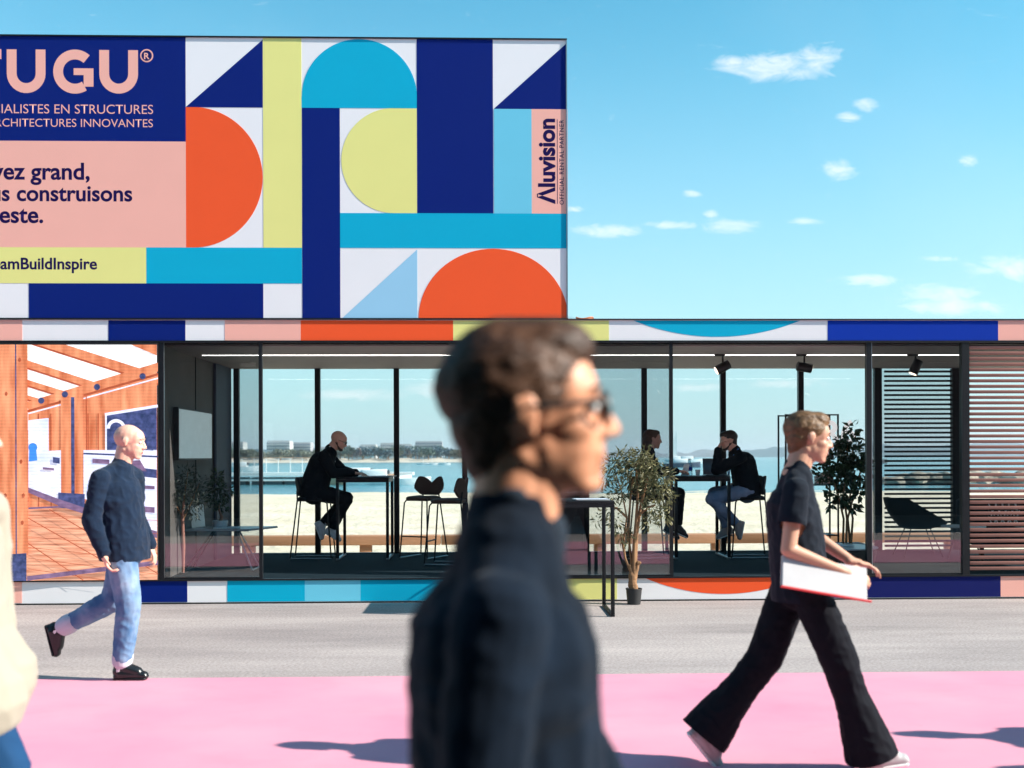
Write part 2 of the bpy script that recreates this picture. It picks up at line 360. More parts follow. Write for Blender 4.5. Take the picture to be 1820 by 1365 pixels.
# beach, falling to the water, rippled with footprints
bm = NB(); nx, ny = 150, 120; g = []
for j in range(ny + 1):
    v = j / ny; y = 16.2 + 64 * v ** 1.7; row = []
    for i in range(nx + 1):
        x = (i / nx - .5) * (46 + 3.0 * y)
        z = -.004 - max(0, (y - 32)) * .016 + (noise.noise(Vector((x * .9, y * .9, 0))) * .035 + noise.noise(Vector((x * .18, y * .18, 3))) * .10) * min(1, (y - 16.2) / 3)
        z += .22 * math.exp(-((y - 34 - noise.noise(Vector((x * .06, 0, 0))) * 3) / 5) ** 2)
        row.append(bm.verts.new((x, y, z)))
    g.append(row)
for j in range(ny):
    for i in range(nx): bm.faces.new((g[j][i], g[j][i + 1], g[j + 1][i + 1], g[j + 1][i]))
o = obj('beach', bm, m_sand, smooth=True); o['kind'] = 'structure'
# sea
def sea_mat():
    m = bpy.data.materials.new('sea_water'); m.use_nodes = True; N = m.node_tree.nodes; L = m.node_tree.links; p = N['Principled BSDF']
    p.inputs['Roughness'].default_value = .12; p.inputs['IOR'].default_value = 1.33
    tc = N.new('ShaderNodeTexCoord'); mp = N.new('ShaderNodeMapping'); mp.inputs['Scale'].default_value = (.35, 1, 1); L.new(tc.outputs['Object'], mp.inputs[0])
    n = N.new('ShaderNodeTexNoise'); n.inputs['Scale'].default_value = .9; n.inputs['Detail'].default_value = 6; L.new(mp.outputs[0], n.inputs[0])
    n3 = N.new('ShaderNodeTexNoise'); n3.inputs['Scale'].default_value = .08; n3.inputs['Detail'].default_value = 6; L.new(mp.outputs[0], n3.inputs[0])
    r = N.new('ShaderNodeMapRange'); L.new(n3.outputs[0], r.inputs[0]); r.inputs[1].default_value = .35; r.inputs[2].default_value = .65
    mx = N.new('ShaderNodeMix'); mx.data_type = 'RGBA'; L.new(r.outputs[0], mx.inputs[0]); mx.inputs[6].default_value = (.035, .20, .27, 1); mx.inputs[7].default_value = (.07, .29, .35, 1)
    L.new(mx.outputs[2], p.inputs['Base Color'])
    bp = N.new('ShaderNodeBump'); bp.inputs['Strength'].default_value = .9; bp.inputs['Distance'].default_value = .22; L.new(n.outputs[0], bp.inputs['Height']); L.new(bp.outputs[0], p.inputs['Normal'])
    return m
sheet('sea', -7000, 7000, 58, 9000, -.52, sea_mat())
# far shore and hills
def ridge(name, px0, px1, Y, depth, hf, m, step=6, z0=-.6):
    bm = NB(); A = []
    for k, f in enumerate((0, .12, .5, 1)):
        row = []
        px = px0
        while px <= px1:
            x = AX(px, Y) ; h = hf(px)
            z = (z0, z0 + (h - z0) * .45, h, z0)[k]
            if k in (1, 2): z += noise.noise(Vector((px * .05, k, Y * .01))) * h * .18
            row.append(bm.verts.new((x, Y + depth * f, z))); px += step
        A.append(row)
    for a, b in zip(A, A[1:]):
        for i in range(len(a) - 1): bm.faces.new((a[i], a[i + 1], b[i + 1], b[i]))
    o = obj(name, bm, m, smooth=True); o['kind'] = 'structure'; return o
m_hill = mat('distant_wooded_hill', (.05, .10, .13), rough=.95, col2=(.09, .15, .17), vscale=.03)
m_shore = mat('shore_sand', (.55, .47, .38), rough=.95, vscale=.05)
def bumpf(c, w, h): return lambda px: h * max(0, 1 - ((px - c) / w) ** 2)
ridge('far_shore', 120, 1010, 440, 60, lambda px: 1.0 + .3 * math.sin(px * .1), m_shore)
ridge('hill', 1318, 1900, 2400, 500, lambda px: 24 * min(1, max(0, (px - 1318) / 110)) ** .7 + 6 * math.sin(px * .021) + 4, m_hill)
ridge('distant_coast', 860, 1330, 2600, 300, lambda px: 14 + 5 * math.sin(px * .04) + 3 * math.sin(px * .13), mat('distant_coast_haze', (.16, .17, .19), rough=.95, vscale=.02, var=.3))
ridge('inland_hill', 100, 960, 900, 300, lambda px: 8.5 + 1.6 * math.sin(px * .013 + 1) + 1 * math.sin(px * .05), m_hill)
m_rail = mat('weathered_timber', (.46, .24, .13), rough=.75, col2=(.36, .18, .10), vscale=3, stretch=(.3, 3, 3), bump=.3, bscale=30)

# ================================================================== PAVILION
XL, XR = AX(0, D0) - 4.5, AX(1820, D0) + 4.0
pav = empty('pavilion', (0, 0, 0), 0, 'single storey glass fronted exhibition pavilion with colourful geometric bands above and below', 'pavilion')
z_bt, z_bb = AZz(1027, D0), AZz(1068, D0)
z_ft, z_fb = AZz(567.5, D0), AZz(607.5, D0)
xs0, xs1 = AX(286, D0), AX(1718, D0)
box2('floor', XL, XR, D0 + .045, D1 + .1, .03, ZF, m_floor, pav)
box2('roof', XL, XR, D0 + .045, D1 + .2, ZC, z_ft - .01, m_blk2, pav)
box2('ceiling', XL, XR, D0 + .12, D1 - .05, ZC - .012, ZC - .001, m_ceil, pav)
box2('plinth', XL, XR, D0 - .0, D0 + .04, .0, z_bb + .004, m_blk2, pav)
base = box2('base_board', XL, XR, D0 + .005, D0 + .04, z_bb + .005, z_bt, m_white, pav)
fas = box2('fascia_board', XL, XR, D0 + .005, D0 + .04, z_fb, z_ft, m_white, pav)
def keep_parent(o, p):
    o.parent = p; o.matrix_parent_inverse = Matrix.Translation(p.location).inverted(); return o
def patch(pts, m, parent, lay=0, name='printed_shape'):
    bm = NB(); cx = sum(p[0] for p in pts) / len(pts); cz = sum(p[1] for p in pts) / len(pts)
    prism(bm, [(x - cx, z - cz) for x, z in pts], -.0015 - .0007 * lay, .0)
    o = obj(name, bm, m); o.location = (cx, parent['fy'], cz); return keep_parent(o, parent)
def prect(x0, x1, z0, z1, m, parent, lay=0): return patch([(x0, z0), (x1, z0), (x1, z1), (x0, z1)], m, parent, lay)
base['fy'] = fas['fy'] = D0 + .0045
def band(parent, segs, z0, z1):
    for (a, b, m) in segs:
        prect(AX(a, D0), AX(b, D0), z0, z1, m, parent)
g_ = .0
band(fas, [(-400, 40, m_pink), (193, 330, m_blue), (400, 535, m_pink), (535, 806, m_or), (806, 1083, m_yel), (1472, 1775, m_blue2), (1775, 2300, m_pink)], z_fb + .012, z_ft - .012)
band(base, [(-400, 38, m_pink), (193, 332, m_blue), (403, 541, m_cyan), (541, 640, m_lcy), (640, 806, m_cyan), (806, 900, m_lcy), (900, 1096, m_yel), (1479, 1778, m_nav), (1778, 2300, m_pink)], z_bb + .01, z_bt - .012)
def arc_seg(cx, top, half, depth, n=26):
    R = (half * half + depth * depth) / (2 * depth); pts = []
    a = math.asin(min(1, half / R))
    for i in range(n + 1):
        t = -a + 2 * a * i / n; pts.append((cx + R * math.sin(t), top + (R - depth) - R * math.cos(t)))
    return pts
S0 = F / D0
patch(arc_seg(AX(1275, D0), z_ft - .012, 150 / S0, 29 / S0), m_cyan, fas)
patch(arc_seg(AX(1287, D0), z_bt - .012, 142 / S0, 29 / S0), m_or, base)
for z, h in ((z_ft, .012), (z_fb + .002, .022), (z_bt - .004, .018)):
    box2('trim', XL, XR, D0 - .012, D0 + .04, z - h / 2, z + h / 2, m_black, pav)
# posts and front frames
ztop, zbot = z_fb - .009, z_bt + .005
def vpost(name, px, w, Y, dep, m=m_black, z0=None, z1=None):
    x = AX(px, Y); return box2(name, x - w / 2, x + w / 2, Y, Y + dep, z0 or zbot, z1 or ztop, m, pav)
vpost('post', 287, .045, D0, .06); vpost('post', 463, .035, D0, .05); vpost('post', 970, .04, D0 + .01, .05)
vpost('post', 1193.5, .035, D0, .05); vpost('post', 1545, .05, D0, .06); vpost('post', 1717, .075, D0 - .005, .08)
def front_pane(pa, pb, name='glass_pane'):
    x0, x1 = AX(pa, D0), AX(pb, D0)
    box2(name, x0, x1, D0 + .018, D0 + .026, zbot + .02, ztop, m_glass, pav)
    box2('pane_rail', x0, x1, D0 + .008, D0 + .036, zbot, zbot + .019, m_black, pav)
    box2('pane_edge', x0, x0 + .008, D0 + .012, D0 + .032, zbot + .02, ztop, m_alu, pav)
front_pane(290, 461); front_pane(973, 1191); front_pane(1550, 1711)
# rear windows
mull = [421, 565, 705, 826, 970, 1042, 1145, 1285, 1423, 1558]
z0r, z1r = ZF, AZz(655, D1)
for px in mull: 
    x = AX(px, D1); w = .07
    box2('mullion', x - w / 2, x + w / 2, D1 - .04, D1 + .04, z0r, z1r, m_black, pav)
box2('window_head', XL, XR, D1 - .045, D1 + .05, z1r + .001, ZC - .013, m_black, pav)
for a, b in zip(mull, mull[1:]):
    if a == 970: continue
    box2('window_pane', AX(a, D1) + .036, AX(b, D1) - .036, D1 - .004, D1 + .004, z0r + .01, z1r - .001, m_glassb, pav)
box2('partition', AX(970, D1) + .036, AX(1042, D1) - .036, D1 - .03, D1 + .03, z0r, z1r, m_part, pav)
box2('window_sill', AX(421, D1), AX(1558, D1), D1 - .05, D1 + .05, z0r, z0r + .009, m_black, pav)
# left end wall (solid block behind the screen) with a darker cupboard door
box2('end_wall', XL, xs0 + .02, D0 + .09, D1 - .9, ZF + .001, ZC - .013, m_wallg, pav)
xw = AX(421, D1) - .04
box2('end_wall', XL, xw - .02, D1 - .899, D1 - .05, ZF + .001, ZC - .014, m_wallb, pav)
box2('wall_seam', xs0 + .0205, xs0 + .03, 13.2, 13.215, ZF + .01, ZC - .02, m_black, pav)
# cupboard door on navy wall face (facing +x) and facing camera piece
yy = D1 - .90
box2('door', xs0 + .03, xw - .03, yy - .03, yy - .001, ZF + .02, ZC - .1, m_wallb, pav)
# light strip and track
zc = ZC - .013
xa, xb = AX(360, 13.0), AX(850, 13.0)
box2('light_strip', xa, AX(1712, 13.0), 13.0, 13.009, zc - .005, zc - .0005, m_emitw, pav)
# rear louvre
def louvre(pa, pb, y0px, y1px, Y, n, sh, m, fm, refx):
    t = pav; x0, x1 = AX(pa, Y), AX(pb, Y)
    za, zb = AZz(y0px, Y, refx), AZz(y1px, Y, refx); me = None
    for i in range(n):
        z = za + (zb - za) * i / (n - 1)
        if me is None:
            o = box('slat', ((x0 + x1) / 2, Y, z), (x1 - x0 - .004, .035, sh), m, pav, bev=.003); me = o.data
        else: link('slat', me, None, pav, ((x0 + x1) / 2, Y, z))
louvre(1572, 1697, 652, 978, D1 + .08, 40, .028, m_slat, m_black, 1640)
for px, w in ((1566, .06), (1702, .10), (1722, .06)):
    x = AX(px, D1); box2('louvre_post', x - w / 2, x + w / 2, D1 + .042, D1 + .12, z0r, z1r, m_black, pav)
# front louvre, right of the thick post
louvre(1722, 2150, 618, 1010, D0 + .03, 41, .034, m_wslat, m_black, 1770)
box2('mullion', AX(2160, D0), AX(2170, D0), D0, D0 + .07, zbot, ztop, m_black, pav)
mull2 = [1722, 1860, 2000, 2140]
for px in mull2[1:]:
    x = AX(px, D1); box2('mullion', x - .035, x + .035, D1 - .04, D1 + .04, z0r, z1r, m_black, pav)

# ================================================================== BILLBOARD (upper storey)
bb = empty('billboard', (0, D0, z_ft), 0, 'huge printed billboard of bold circles, triangles and bars standing on the pavilion roof', 'billboard')
def bkeep(o): o.parent = bb; o.matrix_parent_inverse = Matrix.Translation((0, -D0, -z_ft)); return o
BX0, BX1 = XL, AX(1010, D0)
def BZ(py): return AZz(py, D0, 700)
zt, zl = BZ(68.5), z_ft + .0065
board = bkeep(box2('board', BX0, BX1 - .012, D0 + .01, D0 + .55, zl, zt, m_white)); board['fy'] = D0 + .0095
for a in ((BX0, BX1, zt, zt + .014), (BX0, BX1, zl - .0, zl + .006)):
    bkeep(box2('frame_bar', a[0], a[1], D0 - .004, D0 + .55, a[2], a[3], m_black))
bkeep(box2('frame_bar', BX1 - .0119, BX1, D0 - .004, D0 + .55, zl + .0061, zt - .0001, m_alu))
def BXx(px): return AX(px, D0, 300)
def br(a, b, c, d, m, lay=0): return prect(BXx(a), BXx(b), BZ(d), BZ(c), m, board, lay)
def bp(pts, m, lay=0): return patch([(BXx(x), BZ(y)) for x, y in pts], m, board, lay)
def circ(cx, cy, r, a0, a1, n=40, ry=None): return [(cx + r * math.cos(rad(a0 + (a1 - a0) * i / n)), cy + (ry or r) * math.sin(rad(a0 + (a1 - a0) * i / n))) for i in range(n + 1)]
T, R1, R2, R3, R4, Bt = 68.6, 192, 378.5, 440.5, 504, 566.5
br(-420, 330, T, 253, m_blue); br(-420, 330, 253, 440.5, m_pink); br(-420, 259, 440.5, R4, m_yel)
br(259, 536, R3, R4, m_cyan); br(50, 467, R4, Bt, m_blue); br(-420, -90, R4, Bt, m_cyan)
bp([(330, R1), (467, 72), (467, R1)], m_blue)
bp([(330, R1)] + circ(330 + 12, 316, 124.5, -90, 90) + [(330, R3)], m_or)
br(467.5, 536, T, R3, m_yel)
bp([(536, R1), (536, 172)] + circ(639, 172, 102.5, 180, 360) + [(741, R1)], m_cyan)
br(536.5, 604, R1, Bt, m_blue)
bp([(741, R1), (741, R2)] + circ(700, 285, 93.5, 90, 270), m_yel)
br(741, 876.5, T, R2, m_blue)
bp([(878, R1), (1008, 74), (1008, R1)], m_blue)
br(878, 945, R1, R2, m_lcy); br(945, 1009, R1, R2, m_pink)
br(604, 1009, R2, R3, m_cyan)
bp([(606, Bt), (741, 443), (741, Bt)], m_pale)
bp([(743, Bt)] + circ(876, Bt, 133, 180, 360, ry=125) , m_or)
# fine fabric joints in the board
m_joint = mat('panel_joint', (.30, .30, .34), rough=.6)
# lettering
YL = D0 + .0074
def stroke(pts, w):
    P = [Vector(p) for p in pts]; Lf, Rt = [], []
    for i, p in enumerate(P):
        a = (P[i] - P[max(i - 1, 0)]); b = (P[min(i + 1, len(P) - 1)] - P[i])
        t = ((a.normalized() if a.length else Vector((0, 0))) + (b.normalized() if b.length else Vector((0, 0)))).normalized(); n = Vector((-t.y, t.x))
        den = max(.5, n.dot(Vector((-b.y, b.x)).normalized()) if b.length else 1)
        Lf.append(p + n * w / 2 / den); Rt.append(p - n * w / 2 / den)
    return Lf, Rt
def letter(pts, w=17.5):
    Lf, Rt = stroke(pts, w); bm = NB()
    a = [bm.verts.new((BXx(p.x), -.0, BZ(p.y))) for p in Lf]; b = [bm.verts.new((BXx(p.x), -.0, BZ(p.y))) for p in Rt]
    for i in range(len(a) - 1): bm.faces.new((a[i], a[i + 1], b[i + 1], b[i]))
    return bkeep(obj('letter', bm, m_pink, None, loc=(0, YL - .0005, 0)))
def Ul(x0):
    c = x0 + 34.5; r = 25.7
    return [(x0 + 8.8, 92)] + [(c + r * math.cos(rad(t)), 134.5 + r * math.sin(rad(t))) for t in range(180, -1, -12)] + [(x0 + 60.2, 92)]
letter([(-62, 100.5), (2.5, 100.5)]); letter([(-30, 109.5), (-30, 169)])
letter(Ul(12)); letter(Ul(176.5))
gx, gy, gr = 133.5, 130.5, 30.2
letter([(gx + gr * math.cos(rad(t)), gy + gr * math.sin(rad(t))) for t in range(-47, -310, -8)])
letter([(157.5, 124.6), (157.5, 157)]).location.y -= .0004; letter([(131, 130.6), (149.5, 130.6)], 12).location.y -= .0008
def blet(name, *a, **k): return bkeep(lettering(name, *a, **k))
cr = bp(circ(261, 101.5, 11.6, 0, 360), m_pink, 1); 
cr2 = bp(circ(261, 101.5, 9.2, 0, 360), m_nav, 2)
blet('letter', 'R', BXx(266), BZ(107.5), m_pink, None, YL - .0014, size=15.5 / S0, fitw=9.5 / S0, bold=.02)
blet('lettering', 'SP\u00c9CIALISTES EN STRUCTURES', BXx(272), BZ(204.5), m_pink, None, YL, fit='EN STRUCTURES', fitw=172 / S0, bold=-.004)
blet('lettering', 'ET ARCHITECTURES INNOVANTES', BXx(271.5), BZ(228), m_pink, None, YL, fit='INNOVANTES', fitw=125.5 / S0, bold=-.004)
blet('lettering', 'R\u00eavez grand,', BXx(159), BZ(320.5), m_ink, None, YL, fit='grand,', fitw=103 / S0, bold=.022)
blet('lettering', 'nous construisons', BXx(234.5), BZ(358.5), m_ink, None, YL, fit='construisons', fitw=201 / S0, bold=.022)
blet('lettering', 'le reste.', BXx(76), BZ(397), m_ink, None, YL, fit='este.', fitw=76 / S0, bold=.022)
blet('lettering', '#DreamBuildInspire', BXx(171.5), BZ(479), m_ink, None, YL, fit='amBuildInspire', fitw=168 / S0, bold=.022)
blet('lettering', '\u039bluvision', BXx(985.5), BZ(209), m_ink, None, YL, fitw=152 / S0, bold=.035, rot90=True)
blet('lettering', 'OFFICIAL RENTAL PARTNER', BXx(1002), BZ(211), m_ink, None, YL, fitw=151 / S0, bold=.01, rot90=True, spacing=1.15)
bp([(990.2, 210), (991.2, 210), (991.2, 361), (990.2, 361)], m_ink, 1)

# cable coil left on the roof
t = empty('cable_coil', (AX(1040, 12.3), 12.3, z_ft + .01), 0, 'small coil of orange cable lying on the pavilion roof right of the billboard', 'cable')
bm = NB()
for k in range(4):
    tube(bm, [(math.cos(a * .4) * (.07 + .008 * k), math.sin(a * .4) * .06, .012 + .014 * k + .01 * math.sin(a)) for a in range(17)], .008, 6)
obj('coil', bm, mat('orange_cable', (.5, .16, .06)), t, True)

# ================================================================== VIDEO SCREEN
def video():
    Y = D0 - .03; px1, py0, py1 = 282, 613, 1032
    x1 = AX(px1, D0); x0 = AX(-300, D0)
    t = empty('video_screen', ((x0 + x1) / 2, D0, zbot), 0, 'large lit video wall showing orange timber beams and a plank deck', 'video screen')
    def kp(o): o.parent = t; o.matrix_parent_inverse = Matrix.Translation(t.location).inverted(); return o
    kp(box2('housing', x0, x1, D0 - .015, D0 + .085, zbot + .003, ztop - .003, m_blk2))
    E = .26
    def em(n, c, c2=None, st=None, vs=6):
        m = mat('screen_' + n, c, rough=.35, emit=E, col2=c2, vscale=vs, stretch=st, var=.1); 
        N = m.node_tree.nodes; L = m.node_tree.links
        if not any(q.type == 'TEX_WAVE' for q in N):
            w = N.new('ShaderNodeTexWave'); w.bands_direction = 'Z'; w.inputs['Scale'].default_value = 9; w.inputs['Distortion'].default_value = .5
            tcn = [q for q in N if q.type == 'TEX_COORD'][0]; L.new(tcn.outputs['Object'], w.inputs[0])
            mr = N.new('ShaderNodeMapRange'); L.new(w.outputs['Fac'], mr.inputs[0]); mr.inputs[3].default_value = E * .7; mr.inputs[4].default_value = E * 1.2
            L.new(mr.outputs[0], N['Principled BSDF'].inputs['Emission Strength'])
        return m
    wood = em('wood', (.50, .12, .045), (.92, .36, .18), (1, 1, .16), 11); woodd = em('wood_dark', (.34, .06, .02), (.48, .11, .05), None, 9)
    sky = em('sky', (1, .93, .90), (1, 1, 1)); deck = em('deck', (.48, .15, .08), (.98, .52, .33), (.35, 1, 5), 8)
    wht = em('white', (.60, .66, .92), (.95, .88, .93), None, 5); navy = em('navy', (.02, .035, .10), (.08, .10, .26), None, 20)
    pur = em('purple', (.12, .07, .14), (.26, .16, .28), None, 12); blu = em('blue', (.05, .25, .75))
    mats = [wood, woodd, sky, deck, wht, navy, pur, blu]; ix = {id(m): i for i, m in enumerate(mats)}
    bm = NB(); lay = [0]
    def clip(pts):
        for (ax, lim, sg) in ((0, px1, 1), (1, py0, -1), (1, py1, 1)):
            out = []
            for i in range(len(pts)):
                a, b = pts[i - 1], pts[i]; ia, ib = (a[ax] - lim) * sg <= 0, (b[ax] - lim) * sg <= 0
                if ia != ib:
                    t_ = (lim - a[ax]) / (b[ax] - a[ax]); out.append((a[0] + (b[0] - a[0]) * t_, a[1] + (b[1] - a[1]) * t_))
                if ib: out.append(b)
            pts = out
            if len(pts) < 3: return []
        return pts
    def P(pts, m):
        pts = clip([tuple(q) for q in pts])
        if len(pts) < 3: return
        lay[0] += 1; y = -.0003 * lay[0]
        vs = [bm.verts.new((AX(x, D0), y, AZz(yv, D0, 150))) for x, yv in pts]; bm.faces.new(vs).material_index = ix[id(m)]
    def Ln(x0, y0, x1, y1, w, m):
        d = Vector((x1 - x0, y1 - y0)).normalized(); n = Vector((-d.y, d.x)) * w / 2
        P([(x0 + n.x, y0 + n.y), (x1 + n.x, y1 + n.y), (x1 - n.x, y1 - n.y), (x0 - n.x, y0 - n.y)], m)
    B = (-280, 280)
    P([(-280, 613), (280, 613), (280, 1031), (-280, 1031)], deck)
    P([(-280, 613), (280, 613), (280, 740), (-280, 800)], sky)
    for a in ((60, 604, 284, 676, 19), (40, 645, 190, 694, 15), (40, 678, 130, 706, 12), (40, 704, 90, 719, 9)):
        Ln(*a, wood); Ln(a[0], a[1] + a[4] * .42, a[2], a[3] + a[4] * .42, 3, woodd)
    P([(235, 613), (280, 613), (280, 632)], wood)
    P([(52, 722), (280, 652), (280, 900), (52, 900)], wood)
    Ln(50, 722, 284, 652, 15, wood); Ln(50, 731, 284, 665, 4, woodd); Ln(52, 735, 284, 672, 2.5, wht)
    for (x, y) in ((75, 712), (117, 701), (174, 688), (255, 669)): P(circ(x, y, 5.5, 0, 360, 14), navy)
    for x in (70, 92, 118, 158, 176, 215): Ln(x, 735, x, 900, 2, woodd)
    P([(52, 747), (88, 743), (88, 802), (52, 803)], wht); P([(52, 803), (112, 800), (112, 900), (52, 872)], wht)
    P(circ(60, 795, 8, 0, 360, 14), blu); P([(54, 798), (66, 798), (68, 818), (53, 820)], blu)
    P([(110, 708), (150, 700), (150, 890), (110, 890)], wood); Ln(131, 706, 131, 885, 6, navy); Ln(155, 703, 155, 880, 2, woodd)
    P([(190, 738), (280, 722), (280, 802), (190, 806)], navy); Ln(188, 737, 282, 722, 5, wht); Ln(190, 737, 190, 806, 3, wht)
    P(circ(208, 762, 17, 180, 360, 18) + circ(208, 762, 11, 360, 180, 18), wht)
    P([(150, 800), (280, 800), (280, 945), (220, 925), (150, 885)], wht)
    Ln(150, 806, 282, 812, 3, navy); P([(205, 826), (280, 835), (280, 850), (205, 842)], navy); P([(222, 820), (250, 818), (262, 838), (215, 836)], pur)
    P([(105, 875), (152, 878), (152, 905), (105, 902)], navy)
    P([(52, 866), (110, 888), (220, 925), (280, 945), (280, 957), (220, 935), (110, 900), (52, 875)], pur)
    Ln(52, 903, 112, 900, 3, pur)
    for (x, y, w_, h_) in ((228, 770, 22, 14), (262, 775, 12, 24), (166, 815, 30, 8), (236, 862, 40, 6), (180, 845, 16, 20), (78, 830, 20, 4), (256, 900, 20, 10), (96, 812, 12, 10)): P([(x, y), (x + w_, y + 2), (x + w_, y + h_ + 2), (x, y + h_)], pur if w_ > 18 else navy)
    for k in range(7): Ln(4 + k * 7.5, 613, 4 + k * 7.5, 984, .8, woodd)
    for k in range(6): Ln(52, 915 + k * 19, 282, 925 + k * 24, .9, woodd)
    for (a, b, c, d) in ((52, 965, 150, 1031), (52, 920, 245, 1031), (150, 905, 282, 985), (-280, 900, -40, 1031), (90, 905, 282, 1020)): Ln(a, b, c, d, 1.6, woodd)
    Ln(50, 1027, 284, 1000, 8, pur)
    P([(0, 613), (52, 613), (52, 985), (0, 985)], wood); Ln(31, 613, 31, 984, 2.2, navy); P([(16, 984), (49, 982), (49, 1031), (16, 1031)], navy)
    for (x, y) in ((38, 640), (14, 700), (40, 820), (42, 928), (12, 880), (44, 880)): P(circ(x, y, 2.6, 0, 360, 10, ry=4), woodd)
    P([(-280, 613), (-200, 613), (-200, 1031), (-280, 1031)], wood)
    o = obj('picture', bm, None, None); 
    for m in mats: o.data.materials.append(m)
    # materials were assigned by index before the list existed
    o.location = (0, D0 - .0155, 0); kp(o)
video()

# ================================================================== INTERIOR FURNITURE
def bar_table(x0, x1, y0, y1, zf, h, label, group='black steel bar tables', skew=0, dark=True):
    cx, cy = (x0 + x1) / 2, (y0 + y1) / 2
    t = empty('bar_table', (cx, cy, zf), 0, label, 'table', group)
    w, d = x1 - x0, y1 - y0; q = .036
    box('tabletop', (0, 0, h - .012), (w, d, .022), m_black if dark else m_alu, t, bev=.003)
    bm = NB()
    for sx in (-1, 1): bx(bm, (sx * (w / 2 - q / 2), 0, h - .045), (q, d, .04))
    for sy in (-1, 1): bx(bm, (0, sy * (d / 2 - q / 2), h - .0455), (w - 2 * q, q, .04))
    obj('apron', bm, m_black, t)
    for sx in (-1, 1):
        for sy in (-1, 1):
            box('leg', (sx * (w / 2 - q / 2), sy * (d / 2 - q / 2), (h - .066) / 2 + .012), (q, q, h - .09), m_black, t, bev=.002)
        box('foot_rail', (sx * (w / 2 - q / 2), 0, .012), (q, d, .022), m_alu if zf > .1 else m_black, t, bev=.002)
    return t
bar_table(AX(597, 14.0), AX(691, 14.0), 13.98, 14.75, ZF, 1.03, 'black square bar table the bald man in the dark jacket writes on')
bar_table(AX(1198, 13.9), AX(1297, 13.9), 13.85, 14.6, ZF, 1.03, 'black bar table carrying the open laptop')
bar_table(AX(948, 10.7), AX(1092, 10.7), 10.7, 11.5, 0, 1.11, 'tall black bar table standing outside on the asphalt beside the potted tree')

def stool(x, y, z, rz, label, m):
    t = empty('bar_stool', (x, y, z), rz, label, 'stool', 'bar stools with two lobed backs')
    blob('seat', [cap((-.17, 0, .755), (.17, 0, .75), .028, .026, k=6.2), cap((-.1, -.1, .76), (.12, -.1, .757), .03, .028, k=3), cap((-.1, .1, .76), (.12, .1, .757), .03, .028, k=3)], m, t, vox=.008, sm=3)
    bm = NB(); nu, nv = 20, 8; G = [[], []]
    for s in (0, 1):
        for j in range(nv + 1):
            v = j / nv; row = []
            for i in range(nu + 1):
                u = -1 + 2 * i / nu
                zt = .945 + .085 * math.sin(min(1, abs(u) / .72) * math.pi / 2) - (.10 * max(0, (abs(u) - .72) / .28) ** 2)
                wv = .11 + .10 * min(1, v * 1.6) ** .7
                yv = u * wv; zv = .79 + v * (zt - .79)
                xv = -.205 + yv * yv * 1.6 - v * .03 + (.03 if s else 0)
                row.append(bm.verts.new((xv, yv, zv)))
            G[s].append(row)
    for j in range(nv):
        for i in range(nu):
            for s in (0, 1):
                a = G[s]; f = (a[j][i], a[j][i + 1], a[j + 1][i + 1], a[j + 1][i]); bm.faces.new(f if s else f[::-1])
    for j in range(nv):
        for i in (0, nu): bm.faces.new((G[0][j][i], G[0][j + 1][i], G[1][j + 1][i], G[1][j][i]))
    for i in range(nu):
        for j in (0, nv): bm.faces.new((G[0][j][i], G[0][j][i + 1], G[1][j][i + 1], G[1][j][i]))
    bo = obj('backrest', bm, m, t, True)
    for s in (-1, 1):
        tubes('leg', [[(.16, s * .15, .735), (.185, s * .165, .70), (.24, s * .2, .02)]], .0095, m_black, t)
        tubes('leg', [[(-.20, s * .10, .86), (-.19, s * .13, .74), (-.27, s * .2, .02)]], .0095, m_black, t)
        tubes('floor_rail', [[(.24, s * .2, .012), (-.27, s * .2, .012)]], .0098, m_alu, t)
    tubes('footrest', [[(.215, -.185, .28), (.215, .185, .28)]], .009, m_black, t)
    tubes('seat_frame', [[(.16, -.15, .733), (-.19, -.13, .733), (-.19, .13, .733), (.16, .15, .733), (.16, -.15, .733)]], .0092, m_black, t)
    return t
SY = 14.3
xm1 = AX(558, SY)
stool(xm1 - .0, SY, ZF, 0, 'dark bar stool under the bald man in the black jacket', m_cush)
xm2 = AX(1328, 14.1)
stool(xm2, 14.1, ZF, math.pi, 'dark bar stool under the bearded man at the laptop', m_cush)
xm3 = AX(1150, 14.1)
stool(xm3, 14.1, ZF, 0, 'dark bar stool under the long haired person behind the potted tree', m_cush)
stool(AX(752, 14.3), 14.3, ZF, rad(-118), 'brown bar stool with its back to the window, nearer the writing man', m_cushb)
stool(AX(797, 13.4), 13.4, ZF, rad(165), 'brown empty bar stool beside the other brown stool, further from the writing man', m_cushb)
stool(AX(905, 14.2), 14.2, ZF, rad(10), 'empty bar stool behind the outdoor bar table, seen between passers by', m_cush)

# spotlights on the ceiling track
def spot(px, tilt, dirx, label):
    Y = 12.9; x = AX(px, Y)
    t = empty('spotlight', (x, Y, ZC - .015), 0, label, 'spotlight', 'black ceiling spotlights')
    box('mount', (-.035, 0, -.012), (.12, .035, .022), m_blk2, t, bev=.003)
    tubes('stem', [[(0, 0, -.02), (0, 0, -.10)]], .012, m_blk2, t)
    bm = NB(); R = Matrix.Rotation(tilt, 4, 'Y')
    lathe(bm, [(.0, -.085), (.05, -.085), (.055, -.08), (.055, .08), (.05, .085), (0, .085)], 20)
    bmesh.ops.transform(bm, matrix=Matrix.Translation((.0, 0, -.15)) @ R, verts=bm.verts)
    h = obj('lamp_head', bm, m_blk2, t, True)
    bm = NB(); lathe(bm, [(.0, -.0875), (.043, -.0875), (.048, -.084)], 20)
    bmesh.ops.transform(bm, matrix=Matrix.Translation((.0, 0, -.15)) @ R, verts=bm.verts)
    obj('lens', bm, mat('warm_lens', (1, .8, .6), emit=2, var=0), t, True)
